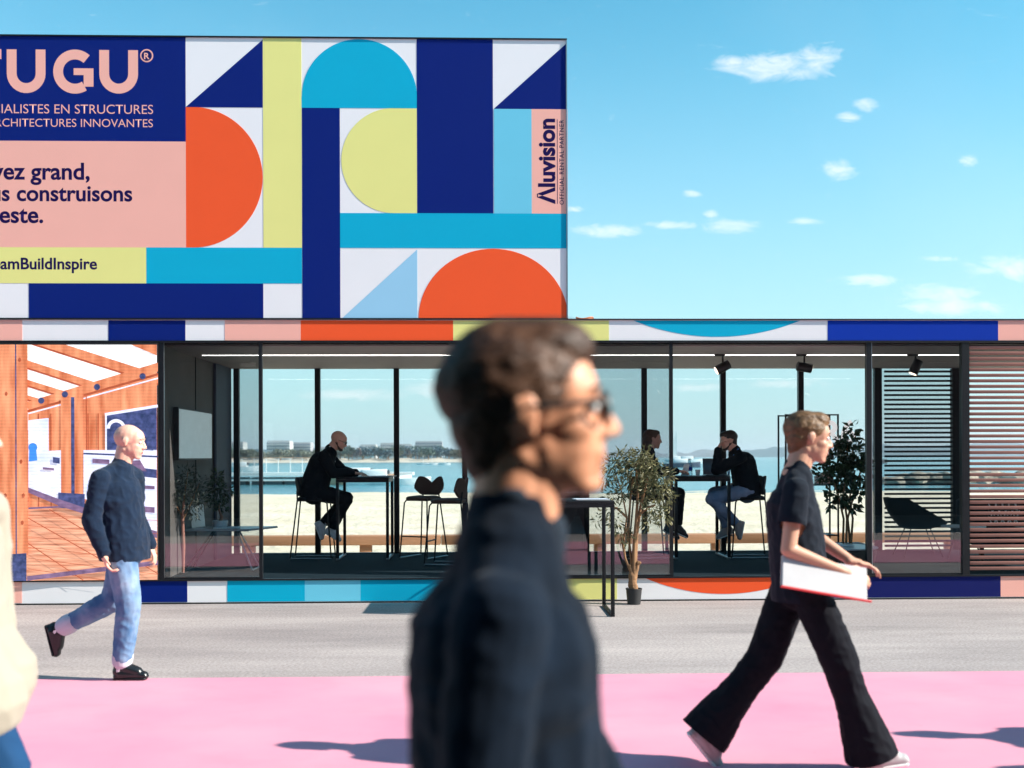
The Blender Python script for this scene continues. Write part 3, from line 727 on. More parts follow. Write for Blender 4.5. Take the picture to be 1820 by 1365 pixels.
spot(1285, rad(62), 1, 'black spotlight above the laptop table, tilted down to the left')
spot(1430, rad(-80), -1, 'black spotlight turned almost level, middle one on the ceiling')
spot(1628, rad(25), 1, 'black spotlight hanging in front of the black louvre')

# display frame with white logo letters, shelf, bags
Y = 14.4
t = empty('display_stand', (AX(1443, Y), Y, ZF), 0, 'thin black steel display frame with white letters TR6 and a shelf, beside the ficus', 'display stand')
w = (AX(1489, Y) - AX(1396, Y)); hh = AZz(736, Y, 1440) - ZF
for sx in (-1, 1):
    for sy in (0, .35): box('upright', (sx * w / 2, sy, hh / 2), (.02, .02, hh), m_black, t)
for z in (hh - .01, AZz(862, Y, 1440) - ZF, .25):
    for sy in (0, .35): box('crossbar', (0, sy, z), (w - .021, .018, .018), m_black, t)
    if z < hh - .1: box('shelf', (0, .175, z + .0), (w - .022, .33, .012), m_black, t)
me, a, b = text_mesh('TR6', .03)
for v in me.vertices: v.co = ((v.co.x - a) * .40, 0, v.co.y * .42)
lo = link('lettering', me, mat('white_letter_added_glow', (.85, .85, .85), emit=.35, var=0), t, (-.12, -.012, hh - .38))  # slight glow put into the letters so their shaded face stays white
t = empty('paper_bag', (AX(1462, 14.55), 14.5, AZz(861, Y, 1440) + .003), 0, 'pale pink cardboard gift box with handle on the display shelf', 'box')
box('body', (0, 0, .055), (.22, .12, .10), mat('pink_card', (.75, .52, .50)), t, bev=.004)
box('handle', (-.01, 0, .128), (.06, .02, .045), MATS['pink_card'], t, bev=.004)

# laptop, bottle, cup on the right table
tz = ZF + 1.03
lx = AX(1270, 14.1)
t = empty('laptop', (lx, 14.1, tz), 0, 'open grey laptop seen from behind its lid on the bar table', 'laptop')
m_lap = mat('space_grey', (.07, .07, .08), rough=.35, metal=.7)
box('keyboard_base', (.02, 0, .008), (.30, .22, .014), m_lap, t, bev=.003)
R = Matrix.Rotation(rad(-6), 4, 'Y') 
lid = box('screen_lid', (-.02, -.105, .118), (.30, .008, .205), m_lap, t, bev=.003, rot=Matrix.Rotation(rad(-12), 3, 'X'))
bm = NB(); prism(bm, [(p[0], p[1]) for p in circ(0, 0, .014, 30, 330, 24)] + [(.006, 0)], -.001, 0); e = obj('emblem', bm, m_blk2, t); e.location = (-.02, -.112, .12); e.rotation_euler = (rad(-12), 0, 0)
t = empty('water_bottle', (AX(1226, 14.2), 14.2, tz), 0, 'clear plastic water bottle with blue label next to the laptop', 'bottle')
bm = NB(); lathe(bm, [(0, 0), (.03, 0), (.032, .01), (.032, .13), (.028, .15), (.012, .18), (.012, .195), (0, .195)], 18); obj('body', bm, glass('bottle_plastic', (.8, .88, .92), .12, .8), t, True)
bm = NB(); lathe(bm, [(.0325, .06), (.0328, .06), (.0328, .11), (.0325, .11)], 18); obj('bottle_label', bm, m_blue2, t, True)
bm = NB(); lathe(bm, [(0, .195), (.014, .195), (.014, .213), (0, .213)], 14); obj('bottle_cap', bm, m_paper, t, True)
t = empty('paper_cup', (AX(1240, 14.05), 14.05, tz), 0, 'small white paper cup between bottle and laptop', 'cup')
bm = NB(); lathe(bm, [(0, 0), (.024, 0), (.032, .075), (.034, .078), (.031, .078), (.024, .006), (0, .006)], 18); obj('cup_wall', bm, m_paper, t, True)
t = empty('leaflet', (AX(1215, 14.1), 14.05, tz), .2, 'folded white leaflet standing on the laptop table', 'leaflet')
bm = NB(); v = [bm.verts.new(q) for q in ((-.05, 0, 0), (.03, -.04, 0), (.05, -.04, .15), (-.0, 0, .15), (.03, .05, 0), (.04, .05, .15))]; bm.faces.new((v[0], v[1], v[2], v[3])); bm.faces.new((v[0], v[4], v[5], v[3])); obj('sheet', bm, m_paper, t)
# papers on left and outdoor tables
def papers(x, y, z, w, d, rz, label):
    t = empty('magazine', (x, y, z), rz, label, 'magazine')
    box('pages', (0, 0, .005), (w, d, .008), m_paper, t, bev=.001); box('cover', (0, 0, .0105), (w + .004, d + .004, .002), mat('cover_pale', (.55, .62, .72)), t)
papers(AX(668, 14.1), 14.15, tz + .001, .21, .28, .2, 'open notebook on the bar table by the bald man\'s hands')
papers(AX(703, 14.1) - .12, 14.3, tz + .001, .16, .22, -.3, 'pale leaflet at the far right edge of the writing man\'s table')
papers(AX(1050, 10.85), 10.85, 1.112, .32, .24, .1, 'white magazine lying on the outdoor bar table')

# lounge chair behind the right pane
Yc = 14.1; xc = AX(1630, Yc)
t = empty('lounge_chair', (xc, Yc, ZF), rad(0), 'dark teal shell lounge chair on thin wire legs in front of the black louvre', 'armchair')
bm = NB(); n = 36; rings = []
for j in range(9):
    v = j / 8; row = []
    for i in range(n):
        a = 2 * math.pi * i / n; ca, sa = math.cos(a), math.sin(a)
        back = .5 - .5 * ca      # 1 at -x side
        rr = .20 + .16 * math.sin(v * math.pi / 2)
        h = .365 + v ** 1.15 * (.07 + .31 * min(1, back * 1.3) ** 1.35)
        row.append(bm.verts.new((ca * rr * 1.02 - .05 * v * back, sa * rr, h)))
    rings.append(row)
for a, b in zip(rings, rings[1:]):
    for i in range(n): bm.faces.new((a[i], a[(i + 1) % n], b[(i + 1) % n], b[i]))
bm.faces.new(rings[0][::-1])
r = bmesh.ops.solidify(bm, geom=bm.faces[:], thickness=.028)
obj('shell', bm, m_teal, t, True)
blob('cushion', [cap((-.06, 0, .405), (.09, 0, .40), .035, .03, k=5)], m_teal, t, vox=.009)
tubes('base_ring', [[(.17 * math.cos(a * .5236), .16 * math.sin(a * .5236), .36) for a in range(13)]], .008, m_black, t)
for (a, b) in ((.28, .16), (.24, -.22), (-.24, .2), (-.24, -.2)):
    tubes('leg', [[(a * .5, b * .5, .36), (a, b, .008)]], .007, m_black, t)
# low round table near it
t = empty('side_table', (AX(1712, 13.5), 13.5, ZF), 0, 'low white topped side table right of the teal lounge chair', 'side table')
bm = NB(); lathe(bm, [(0, .405), (.25, .405), (.26, .412), (.26, .42), (.25, .425), (0, .425)], 30); obj('tabletop', bm, m_paper, t, True)
for k in range(3): tubes('leg', [[(.1 * math.cos(k * 2.09), .1 * math.sin(k * 2.09), .404), (.22 * math.cos(k * 2.09), .22 * math.sin(k * 2.09), .008)]], .009, m_black, t)
# sofa with patterned cushion behind brown louvre
t = empty('sofa', (AX(1790, 13.6), 13.7, ZF), 0, 'dark sofa half hidden behind the brown louvre slats', 'sofa')
box('seat', (.5, 0, .28), (1.9, .7, .2), m_cush, t, bev=.04); box('backrest', (.5, .3, .52), (1.9, .16, .42), m_cush, t, bev=.04)
for sx in (-.4, 1.4):
    for sy in (-.28, .28): box('leg', (sx, sy, .09), (.04, .04, .17), m_black, t)
t = empty('cushion', (AX(1785, 13.4), 13.42, ZF + .385), 0, 'black cushion with white zigzag stripes on the sofa behind the louvre', 'cushion')
blob('pad', [cap((-.12, .02, .19), (.12, .02, .19), .06, .06, wide=(0, 0, 1), k=2.6)], m_blk2, t, vox=.01)
bm = NB()
for r_ in range(3):
    for k in range(9):
        x = -.18 + k * .04; z = .08 + r_ * .085
        prism(bm, [(x, z), (x + .012, z), (x + (.034 if (r_ + k) % 2 else -.02), z + .06), (x + (.022 if (r_ + k) % 2 else -.032), z + .06)], -.052, -.044)
obj('zigzag_print', bm, m_paper, t)

# round drum table + planter near the ficus
t = empty('drum_table', (AX(1490, 12.6), 12.65, ZF), 0, 'round dark drum table with pale grey top just inside the open front', 'drum table')
bm = NB(); lathe(bm, [(0, 0), (.30, 0), (.40, .05), (.43, .20), (.42, .235), (0, .235)], 40); obj('drum', bm, m_blk2, t, True)
bm = NB(); lathe(bm, [(0, .236), (.44, .236), (.445, .243), (.44, .252), (0, .252)], 40); obj('tabletop', bm, mat('grey_top', (.32, .36, .40), rough=.3), t, True)
papers(AX(1487, 12.6), 12.6, ZF + .253, .3, .22, .3, 'dark covered brochure on the drum table')

# coffee table at the left
Yc = 12.75
t = empty('coffee_table', (AX(392, Yc), Yc + .15, ZF), 0, 'low coffee table with pale pointed top and splayed steel legs behind the left pane', 'coffee table')
bm = NB(); pts = [(-.62, -.25), (.34, -.25), (.56, .28), (-.5, .3)]
a = [bm.verts.new((x, y, .455)) for x, y in pts]; b = [bm.verts.new((x, y, .478)) for x, y in pts]
bm.faces.new(a[::-1]); bm.faces.new(b)
for i in range(4): bm.faces.new((a[i], a[(i + 1) % 4], b[(i + 1) % 4], b[i]))
obj('tabletop', bm, mat('pale_grey_top', (.30, .34, .38), rough=.25), t)
tubes('crossbar', [[(-.2, 0, .448), (.28, 0, .448)]], .014, m_blk2, t)
for s in (-1, 1):
    tubes('leg', [[(-.1, s * .05, .45), (-.40, s * .2, .01)]], .011, m_black, t); tubes('leg', [[(.16, s * .05, .45), (.36, s * .2, .01)]], .011, m_alu, t)
tubes('foot_rail', [[(.36, -.2, .01), (.36, .2, .01)]], .011, m_alu, t)
papers(AX(400, Yc), Yc + .05, ZF + .479, .28, .2, .2, 'pale booklet on the low coffee table')
t = empty('tablet', (AX(343, Yc), Yc + .2, ZF + .48), 0, 'white tablet propped upright on the coffee table under the olive branches', 'tablet')
bm = NB(); bx(bm, (0, 0, .13), (.15, .012, .26), .004, Matrix.Rotation(rad(-14), 3, 'X') @ Matrix.Rotation(rad(-8), 3, 'Y')); obj('screen', bm, mat('tablet_white', (.7, .82, .82), emit=.08, var=0), t, True)
box('foot', (.0, .05, .008), (.12, .14, .014), m_paper, t)
# monitor on the end wall (faces +x)
t = empty('wall_monitor', (xs0 + .03, 12.9, 1.75), 0, 'white wall mounted screen on the grey end wall behind the left pane', 'monitor')
yA, yB = 12.25, 13.75
box2('bezel', 0, .05, yA - 12.9, yB - 12.9, -.245, .33, m_blk2, t); box2('panel', .0505, .056, yA - 12.9 + .02, yB - 12.9 - .02, -.225, .31, mat('monitor_white', (.62, .75, .76), emit=.22, var=.04), t)

# ------------------------------------------------------------------ plants
def leaf_cloud(name, centers, n, ll, lw, m, parent, droop=.3, seed=1, curl=.15):
    rnd = random.Random(seed); V = []; Fc = []
    wts = [c[1] for c in centers]
    for _ in range(n):
        c, r = rnd.choices(centers, weights=[w ** 2 for w in wts])[0]
        d = Vector((rnd.gauss(0, 1), rnd.gauss(0, 1), rnd.gauss(0, .9))).normalized(); p = Vector(c) + d * r * rnd.random() ** .45
        ax = (d + Vector((rnd.gauss(0, .5), rnd.gauss(0, .5), rnd.gauss(0, .5) - droop))).normalized()
        L = ll * rnd.uniform(.6, 1.25); w = lw * rnd.uniform(.7, 1.2)
        s = ax.cross(Vector((rnd.gauss(0, 1), rnd.gauss(0, 1), rnd.gauss(0, 1)))).normalized(); up = ax.cross(s)
        i = len(V); mid = p + ax * L * .5
        V += [p, mid + s * w + up * L * curl * .5, p + ax * L - up * L * curl, mid - s * w + up * L * curl * .5, mid]
        Fc += [(i, i + 1, i + 4), (i + 1, i + 2, i + 4), (i, i + 4, i + 3), (i + 4, i + 2, i + 3)]
    me = bpy.data.meshes.new(name); me.from_pydata(V, [], Fc); me.update()
    o = link(name, me, m, parent); o['kind'] = 'stuff'; return o
# potted tree outside
t = empty('potted_tree', (AX(1125, 11.66), 11.62, 0), 0, 'leafy potted tree with twisted pale trunks standing outside in front of the pavilion', 'tree')
bm = NB(); lathe(bm, [(0, 0), (.068, 0), (.082, .15), (.085, .15), (.085, .165), (.076, .165), (.072, .13), (0, .13)], 28); obj('pot', bm, m_pot, t, True)
bm = NB(); lathe(bm, [(0, .14), (.0735, .14)], 20); obj('soil', bm, m_soil, t)
blob('root', [cap((0, 0, .12), (-.02, 0, .30), .05, .032), cap((-.02, 0, .2), (.015, .01, .38), .045, .03), cap((.0, 0, .28), (.045, 0, .42), .022, .02), cap((-.02, 0, .33), (-.045, 0, .40), .02, .015), ball((.05, -.01, .43), (.028, .02, .02))], m_bark, t, vox=.006, sm=2, fold=.008, ffreq=18)
stems = [[(0, 0, .3), (.005, 0, .6), (.03, .01, .9), (.05, .02, 1.2), (.02, .0, 1.45)], [(.01, .02, .35), (.03, .03, .7), (.075, .03, 1.0), (.14, .0, 1.3)],
         [(-.02, 0, .3), (-.09, .0, .48), (-.11, 0, .62), (-.07, .01, .9), (-.12, 0, 1.15), (-.2, .02, 1.4)], [(-.01, .02, .35), (-.05, .05, .7), (-.03, .05, 1.05), (.0, .05, 1.3)],
         [(-.1, 0, .55), (-.13, -.02, .68), (-.06, -.02, .8)], [(.03, .01, .9), (.14, -.03, 1.0), (.22, -.04, 1.03)], [(-.07, 0, .9), (-.18, -.02, 1.0), (-.24, 0, 1.0)]]
for i, s in enumerate(stems): tubes('stem', [s], [.026, .02, .016, .012, .008, .006][:len(s)] if i < 2 else [.014, .012, .010, .009, .007, .005][:len(s)], m_bark, t)
m_leaf1 = leafmat('fine_green_leaf', (.022, .042, .014), (.30, .27, .13), .3)
cs = [((-.2, 0, 1.42), .16), ((-.08, 0, 1.50), .14), ((.05, 0, 1.46), .16), ((.17, 0, 1.40), .15), ((.28, 0, 1.30), .15), ((-.28, 0, 1.30), .1), ((.0, .05, 1.33), .17), ((.15, .03, 1.22), .14), ((.32, 0, 1.15), .12),
      ((-.22, 0, 1.12), .10), ((-.12, 0, 1.15), .09), ((.22, 0, .98), .12), ((.32, .02, .92), .09), ((-.27, 0, .95), .09), ((-.17, 0, .86), .10), ((.14, 0, .84), .08), ((-.1, 0, .72), .07), ((.1, 0, 1.08), .08), ((.1, 0, 1.56), .08), ((-.37, 0, .88), .06)]
leaf_cloud('leaves', cs, 1600, .078, .0095, m_leaf1, t, seed=3, droop=.35)
# ficus right
t = empty('ficus_tree', (AX(1492, 14.0), 13.75, ZF), 0, 'dark green indoor ficus in a grey planter behind the walking woman', 'tree')
box('planter', (.05, 0, .10), (.34, .34, .2), mat('grey_planter', (.12, .14, .16)), t, bev=.01)
for i, s in enumerate([[(0, 0, .19), (.01, 0, .5), (-.03, 0, .8), (.0, 0, 1.2), (.03, 0, 1.5)], [(.06, 0, .19), (.09, .02, .5), (.05, .02, .75), (.12, .02, 1.1)], [(-.04, .0, .19), (-.03, 0, .5), (-.1, 0, .8), (-.2, 0, 1.1)], [(.06, .03, .19), (.03, .03, .5), (.11, .03, .8), (.2, .0, 1.15)]]):
    tubes('stem', [s], [.016, .014, .012, .010, .007][:len(s)], m_bark, t)
leaf_cloud('leaves', [((0, 0, 1.45), .14), ((.1, 0, 1.3), .17), ((-.12, 0, 1.2), .17), ((.12, 0, 1.08), .18), ((-.05, 0, 1.0), .15), ((.22, 0, 1.18), .10), ((.18, 0, .85), .1), ((-.1, 0, .78), .09), ((-.28, 0, 1.05), .12), ((.06, 0, .68), .08), ((.08, 0, 1.6), .07), ((-.2, 0, .70), .06)],
           950, .105, .026, leafmat('ficus_leaf', (.010, .028, .012), (.035, .08, .03), .15, .3), t, seed=5)
# olive left (behind pane)
t = empty('olive_tree', (AX(327, 12.45), 12.4, ZF), 0, 'slender indoor olive tree with dark feathery leaves behind the left pane', 'tree')
bm = NB(); lathe(bm, [(0, 0), (.03, 0), (.05, .012), (.05, .02), (0, .02)], 16); obj('foot', bm, m_pot, t, True)
tubes('trunk', [[(0, 0, .01), (.005, 0, .3), (-.005, 0, .6), (.01, 0, .8)]], [.015, .02, .018, .012], mat('copper_bark', (.36, .16, .12), rough=.7), t)
for s in ([(.0, 0, .6), (.1, 0, .8), (.18, 0, 1.0)], [(.0, 0, .62), (-.1, 0, .8), (-.15, 0, .95)], [(0, 0, .7), (.03, 0, .95), (.06, 0, 1.15)]): tubes('branch', [s], [.01, .007, .004], m_bark, t)
leaf_cloud('leaves', [((0, 0, .85), .2), ((.12, 0, .95), .16), ((-.1, 0, .8), .14), ((.05, 0, 1.08), .12), ((.2, 0, .8), .1), ((-.15, 0, .65), .09), ((.12, 0, .68), .08)],
           900, .06, .007, leafmat('olive_leaf', (.014, .024, .018), (.08, .105, .08), .2), t, seed=8)
t = empty('potted_bonsai', (AX(389, 12.9), 12.95, ZF + .479), 0, 'small bushy plant in a round white ribbed pot on the coffee table', 'plant')
bm = NB(); lathe(bm, [(0, 0), (.07, 0), (.085, .02), (.082, .035), (.09, .05), (.088, .075), (.08, .08), (.07, .07), (0, .07)], 26); obj('pot', bm, mat('white_ceramic', (.55, .56, .60), rough=.4), t, True)
tubes('stem', [[(0, 0, .06), (.02, 0, .12), (-.01, 0, .2), (.0, 0, .3)]], [.022, .018, .012, .007], mat('bonsai_bark', (.3, .13, .08)), t)
leaf_cloud('leaves', [((-.03, 0, .32), .11), ((.05, 0, .40), .10), ((-.05, 0, .48), .09), ((.03, 0, .23), .06), ((-.03, 0, .58), .06)], 420, .06, .012, leafmat('bonsai_leaf', (.012, .03, .014), (.06, .10, .05), .2), t, seed=9)

# ================================================================== BEHIND: rail, pier, boats, shore
t = empty('timber_rail', (0, 17.2, 0), 0, 'long low timber rail on posts running along the beach behind the windows', 'rail')
zr0, zr1 = AZz(967, 17.2), AZz(950, 17.2)
for k in range(6):
    x0 = -9 + k * 4.2; box2('beam', x0, x0 + 4.19, -.11, .11, zr0, zr1, m_rail, t, bev=.01)
for k in range(9):
    px = 650 + (k - 2) * 208; x = AX(px, 17.2)
    box2('rail_post', x - .09, x + .09, -.08, .08, -.1, zr0 - .001, m_rail, t, bev=.008)

m_pw = mat('pontoon_white', (.70, .70, .68), rough=.6); m_pd = mat('pontoon_dark', (.07, .08, .09), rough=.7); m_hw = mat('hull_white', (.75, .75, .75), rough=.3); m_wd = mat('boat_tan', (.42, .26, .17), rough=.5)
Yp = 86
t = empty('pier', (AX(560, Yp), Yp, -.52), 0, 'long low white floating pier with railing reaching out from the left', 'pier')
W2 = (AX(735, Yp) - AX(300, Yp)); zz = .45
cxp = (AX(735, Yp) + AX(300, Yp)) / 2 - AX(560, Yp)
box('deck', (cxp, 0, zz + .35), (W2, 2.2, .22), m_pw, t); box('lower_deck', (cxp, 0, zz - .08), (W2, 2.0, .16), m_pw, t)
for k in range(15): box('pile', (cxp - W2 / 2 + (k + .5) * W2 / 15, 0, .1), (.8 if k % 3 else 1.3, 1.6, .9), m_pd, t)
W3 = AX(560, Yp) - AX(300, Yp)
for k in range(12): box('rail_stanchion', (-.2 - k * W3 / 12, 1, zz + .46 + .55), (.05, .05, 1.1), m_pw, t)
box('handrail', (-W3 / 2, 1, zz + 1.58), (W3, .06, .06), m_wd, t)
def boat(px, py, Y, L, label, hullm=m_hw, cabin=1, mast=0, rz=0):
    p = (AX(px, Y), Y, -.52); t = empty('boat', p, rz, label, 'boat')
    bm = NB(); st = []
    for i in range(9):
        u = i / 8; w = .16 * L * math.sin(min(1, (1 - u) * 1.6 + .02) * math.pi / 2) * (.75 + .25 * min(1, u * 4)); h = .10 * L * (1 + .5 * u * u)
        x = (u - .5) * L
        st.append([bm.verts.new((x, -w, h)), bm.verts.new((x, -w * .7, -.02 * L)), bm.verts.new((x, w * .7, -.02 * L)), bm.verts.new((x, w, h))])
    for a, b in zip(st, st[1:]):
        for k in range(3): bm.faces.new((a[k], b[k], b[k + 1], a[k + 1]))
        bm.faces.new((a[3], b[3], b[0], a[0]))
    bm.faces.new(st[0]); bm.faces.new(st[-1][::-1]); obj('hull', bm, hullm, t)
    if cabin:
        box('cabin', (-.05 * L, 0, .17 * L), (.38 * L, .2 * L, .12 * L), m_hw, t, bev=.02 * L); box('windscreen', (.15 * L, 0, .19 * L), (.04 * L, .17 * L, .06 * L), m_pd, t)
    if mast:
        tubes('mast', [[(0, 0, .1 * L), (0, 0, mast)]], .05, m_hw, t, 6)
        if mast > 1.3 * L:
            bm = NB(); prism(bm, [(-.4 * L, .25 * L), (-.03, .25 * L), (-.03, mast * .95)], -.02, .02); obj('sail', bm, m_pw, t)
    return t
boat(640, 0, 84.5, 5.5, 'tan and white motor boat moored at the pier, left one', m_wd); boat(672, 0, 84.3, 5.0, 'motor boat with brown cabin moored at the pier, right one', m_hw)
boat(716, 0, 84, 4.2, 'small white boat at the very tip of the pier', m_hw, cabin=0)
boat(430, 0, 170, 6, 'white boat far out behind the left pane', m_hw)
for px, l in ((752, 'leftmost'), (768, 'second'), (790, 'rightmost')): boat(px, 0, 300, 3.2, f'tiny white dinghy far out on the bay, {l} of three', m_hw, 0, 2.6)
boat(1212, 0, 210, 7, 'dark hulled motor yacht out on the bay left of the laptop', mat('hull_navy', (.03, .05, .09)), 1, 0); boat(1224, 0, 330, 9, 'white motor yacht behind the dark hulled yacht', m_hw, 1, 0)
boat(1203, 0, 420, 9, 'white yacht farthest out at the window frame', m_hw, 1, 12)
boat(1551, 0, 300, 8, 'small dark boat on the water near the louvre', m_pd, 1, 3)
# rocks behind the louvre
m_rock = mat('groyne_rock', (.22, .19, .16), rough=.9, col2=(.42, .36, .28), vscale=2, bump=.6, bscale=4)
rm = []
for k in range(4):
    bm = NB(); bmesh.ops.create_icosphere(bm, subdivisions=2, radius=.8)
    for v in bm.verts: v.co *= 1 + .35 * noise.noise(v.co * 1.3 + Vector((k * 5, 0, 0))); v.co.z *= .6
    me = bpy.data.meshes.new('rock'); bm.to_mesh(me); bm.free(); me.materials.append(m_rock); rm.append(me)
for k in range(26):
    px = 1578 + k * 11 + random.uniform(-4, 4); Yk = random.uniform(80, 90)
    o = link('rock', rm[k % 4], None, None, (AX(px, Yk), Yk, -.5 + random.uniform(0, .45) * min(1, k / 6)))
    o.rotation_euler = (0, 0, random.uniform(0, 6)); s = random.uniform(.6, 1.5); o.scale = (s * 1.3, s, s)
    tag(o, 'rough tan boulder of the stone groyne seen through the louvre slats', 'rock', 'boulders of the stone groyne')
# far trees
def shore_tree_mesh(seed, h, kind):
    rnd = random.Random(seed); cs = [((rnd.uniform(-.35, .35) * h, rnd.uniform(-.2, .2) * h, h * rnd.uniform(.45, .85)), h * rnd.uniform(.16, .28)) for _ in range(7)]
    return cs
kinds = []
for k, (c1, c2) in enumerate((((.04, .08, .07), (.12, .18, .14)), ((.09, .11, .08), (.24, .24, .17)), ((.03, .07, .10), (.09, .16, .19)))):
    t = empty('shore_tree', (0, 0, 0)); h = (9, 7.5, 8)[k]
    tubes('trunk', [[(0, 0, 0), (0, 0, h * .5)]], [.3, .2], m_bark, t, 6)
    o = leaf_cloud('crown', shore_tree_mesh(k, h, k), 420, 1.3, .5, leafmat('far_crown_%d' % k, c1, c2, .1), t, seed=k + 20)
    kinds.append(t)
lab = ['dark rounded tree on the far shore of the bay', 'pale grey green tree on the far shore of the bay', 'bluish dark tree on the far shore of the bay']
used = [0, 0, 0]; rnd = random.Random(4)
for k in range(62):
    kk = rnd.choice((0, 1, 1, 2)); px = 405 + k * 7.4 + rnd.uniform(-3, 3); Yk = rnd.uniform(452, 500)
    o = kinds[kk] if not used[kk] else copy_tree(kinds[kk]); used[kk] = 1
    o.location = (AX(px, Yk), Yk, .4); o.rotation_euler.z = rnd.uniform(0, 6); s = rnd.uniform(.38, .64); o.scale = (s * 1.5, s * 1.5, s)
    tag(o, lab[kk], 'tree', 'trees along the far shore')
m_bw = mat('far_render_white', (.55, .52, .50), rough=.8); m_bg = mat('far_render_grey', (.38, .36, .37), rough=.8); m_win = mat('far_window', (.10, .12, .15), rough=.3)
def block(px0, px1, ytop, Y, rows, cols, m, label):
    x0, x1 = AX(px0, Y), AX(px1, Y); zt = AZz(ytop, Y, (px0 + px1) / 2); w = x1 - x0
    t = empty('apartment_block', ((x0 + x1) / 2, Y, 0), 0, label, 'building')
    box('wall', (0, 6, zt / 2), (w, 12, zt), m, t); box('roof', (0, 6, zt + .3), (w * .96, 11, .58), m_bg, t)
    bm = NB(); zb = zt * .35
    for r in range(rows):
        z = zb + (zt - zb) * (r + .5) / rows; 
        for c in range(cols): bx(bm, (-w / 2 + (c + .5) * w / cols, -.02, z), (w / cols * .6, .1, (zt - zb) / rows * .55))
    o = obj('windows', bm, m_win, t); o['kind'] = 'stuff'
    for r in range(rows): box('balcony', (0, -.6, zb + (zt - zb) * r / rows), (w * .98, 1.1, .25), m_bw, t)
block(474, 515, 785, 620, 4, 12, m_bw, 'white apartment block on the far shore, second from the left'); block(516, 552, 788, 640, 4, 10, m_bg, 'greyish apartment block right beside the white second block')
block(400, 432, 787, 640, 5, 8, m_bw, 'pale apartment block cut by the left window edge on the far shore')
block(738, 786, 786, 640, 4, 12, m_bg, 'grey stepped apartment block behind the right part of the far tree line')
block(640, 668, 792, 640, 3, 8, m_bw, 'low pale house block just right of the bald man\'s head'); block(676, 702, 789, 660, 3, 7, m_bw, 'pale house block between the bald man and the window post')
block(560, 590, 796, 650, 3, 8, m_bg, 'low grey block hidden behind the bald man\'s shoulder'); block(708, 730, 791, 640, 3, 6, m_bw, 'small white block right of the window post')
# building behind the camera, mirrored in the panes
hb = empty('hall_building', (0, -5, 0), 0, 'dark hall front with white letters that the left pane mirrors', 'building')
m_hall = mat('hall_cladding', (.05, .055, .065), rough=.8, var=.2, vscale=.5)
box2('wall', -32, 46, -6, 0, .0, 7.0, m_hall, hb)
for k in range(25): box2('cladding_joint', -27.9 + k * 3, -27.86 + k * 3, .0, .03, .1, 6.9, m_blk2, hb)
box2('added_shade_canopy', -32, 46, .002, 5.3, 3.95, 4.12, m_hall, hb)  # unseen canopy added to shade the ground and darken the pane reflections
for k in range(6): box2('added_canopy_post', -30 + k * 14.6, -29.8 + k * 14.6, 4.9, 5.1, 0, 3.949, m_blk2, hb)  # posts carrying the added canopy
Yv = 2 * D0 + 5
lettering('lettering', 'QUE', 0, 0, m_paper, hb, .04, fitw=1.75, size=.72, bold=.02, flipface=True).location = (AX(428, Yv), .04, AZz(651, Yv, 445))

# ================================================================== PEOPLE
def head_caps(c, pitch, s=1.0, neck=None, female=False):
    R = Matrix.Rotation(pitch, 3, 'Y'); C0 = Vector(c)
    def P(x, y, z): return C0 + R @ (Vector((x, y, z)) * s)
    def B(x, y, z, rx, ry, rz): return ball(P(x, y, z), (rx * s, ry * s, rz * s), R)
    jw = .92 if female else 1
    L = [B(-.018, 0, .032, .100, .077, .088), B(.032, 0, .03, .062, .066, .07), B(.036, 0, -.03, .056, .062 * jw, .076), B(.012, 0, -.045, .062, .064 * jw, .056), B(.04, 0, -.07, .045, .046, .04),
         cap(P(-.02, .048 * jw, -.055), P(.062, .016, -.098), .016 * s, .014 * s), cap(P(-.02, -.048 * jw, -.055), P(.062, -.016, -.098), .016 * s, .014 * s), B(.070, 0, -.098, .020, .022, .016), B(.03, 0, -.085, .045, .036, .022),
         cap(P(.086, 0, .018), P(.108, 0, -.022), .008 * s, .0115 * s), B(.110, 0, -.028, .0105, .011, .009), B(.098, .013, -.031, .011, .008, .008), B(.098, -.013, -.031, .011, .008, .008),
         cap(P(.080, -.034, .030), P(.080, .034, .030), .011 * s, .011 * s), B(.045, .040, -.022, .035, .020, .024), B(.045, -.040, -.022, .035, .020, .024),
         cap(P(.087, -.016, -.057), P(.087, .016, -.057), .0075 * s, .0075 * s), cap(P(.084, -.014, -.069), P(.084, .014, -.069), .008 * s, .008 * s), B(.080, 0, -.050, .016, .024, .02), B(.075, 0, -.08, .016, .02, .012)]
    for sy in (-1, 1):
        L += [B(-.012, sy * .079, .005, .017, .008, .026), B(-.008, sy * .077, -.018, .010, .007, .014), cap(P(-.024, sy * .084, .02), P(-.022, sy * .083, -.008), .005 * s, .005 * s)]
    if neck is not None: L += [cap(P(-.03, 0, -.05), neck, .057 * s * jw, .057 * s), cap(P(.0, 0, -.07), neck + V3(.02, 0), .045 * s * jw, .05 * s), cap(neck, neck + (neck - P(-.03, 0, -.05)).normalized() * .045, .056 * s, .060 * s, k=1.1)]
    return L, P, B, R
def eyes(P, R, s, parent):
    mw = mat('eye_white', (.75, .72, .70), rough=.2); mi = mat('iris_dark', (.03, .02, .015), rough=.1)
    for sy in (-1, 1):
        bm = NB(); bmesh.ops.create_uvsphere(bm, u_segments=12, v_segments=8, radius=.0125 * s, matrix=Matrix.Translation(P(.077, sy * .031, .008)))
        e = obj('eye', bm, mw, parent, True)
        bm = NB(); bmesh.ops.create_uvsphere(bm, u_segments=10, v_segments=6, radius=.0062 * s, matrix=Matrix.Translation(P(.0855, sy * .031, .007))); obj('iris', bm, mi, e, True)
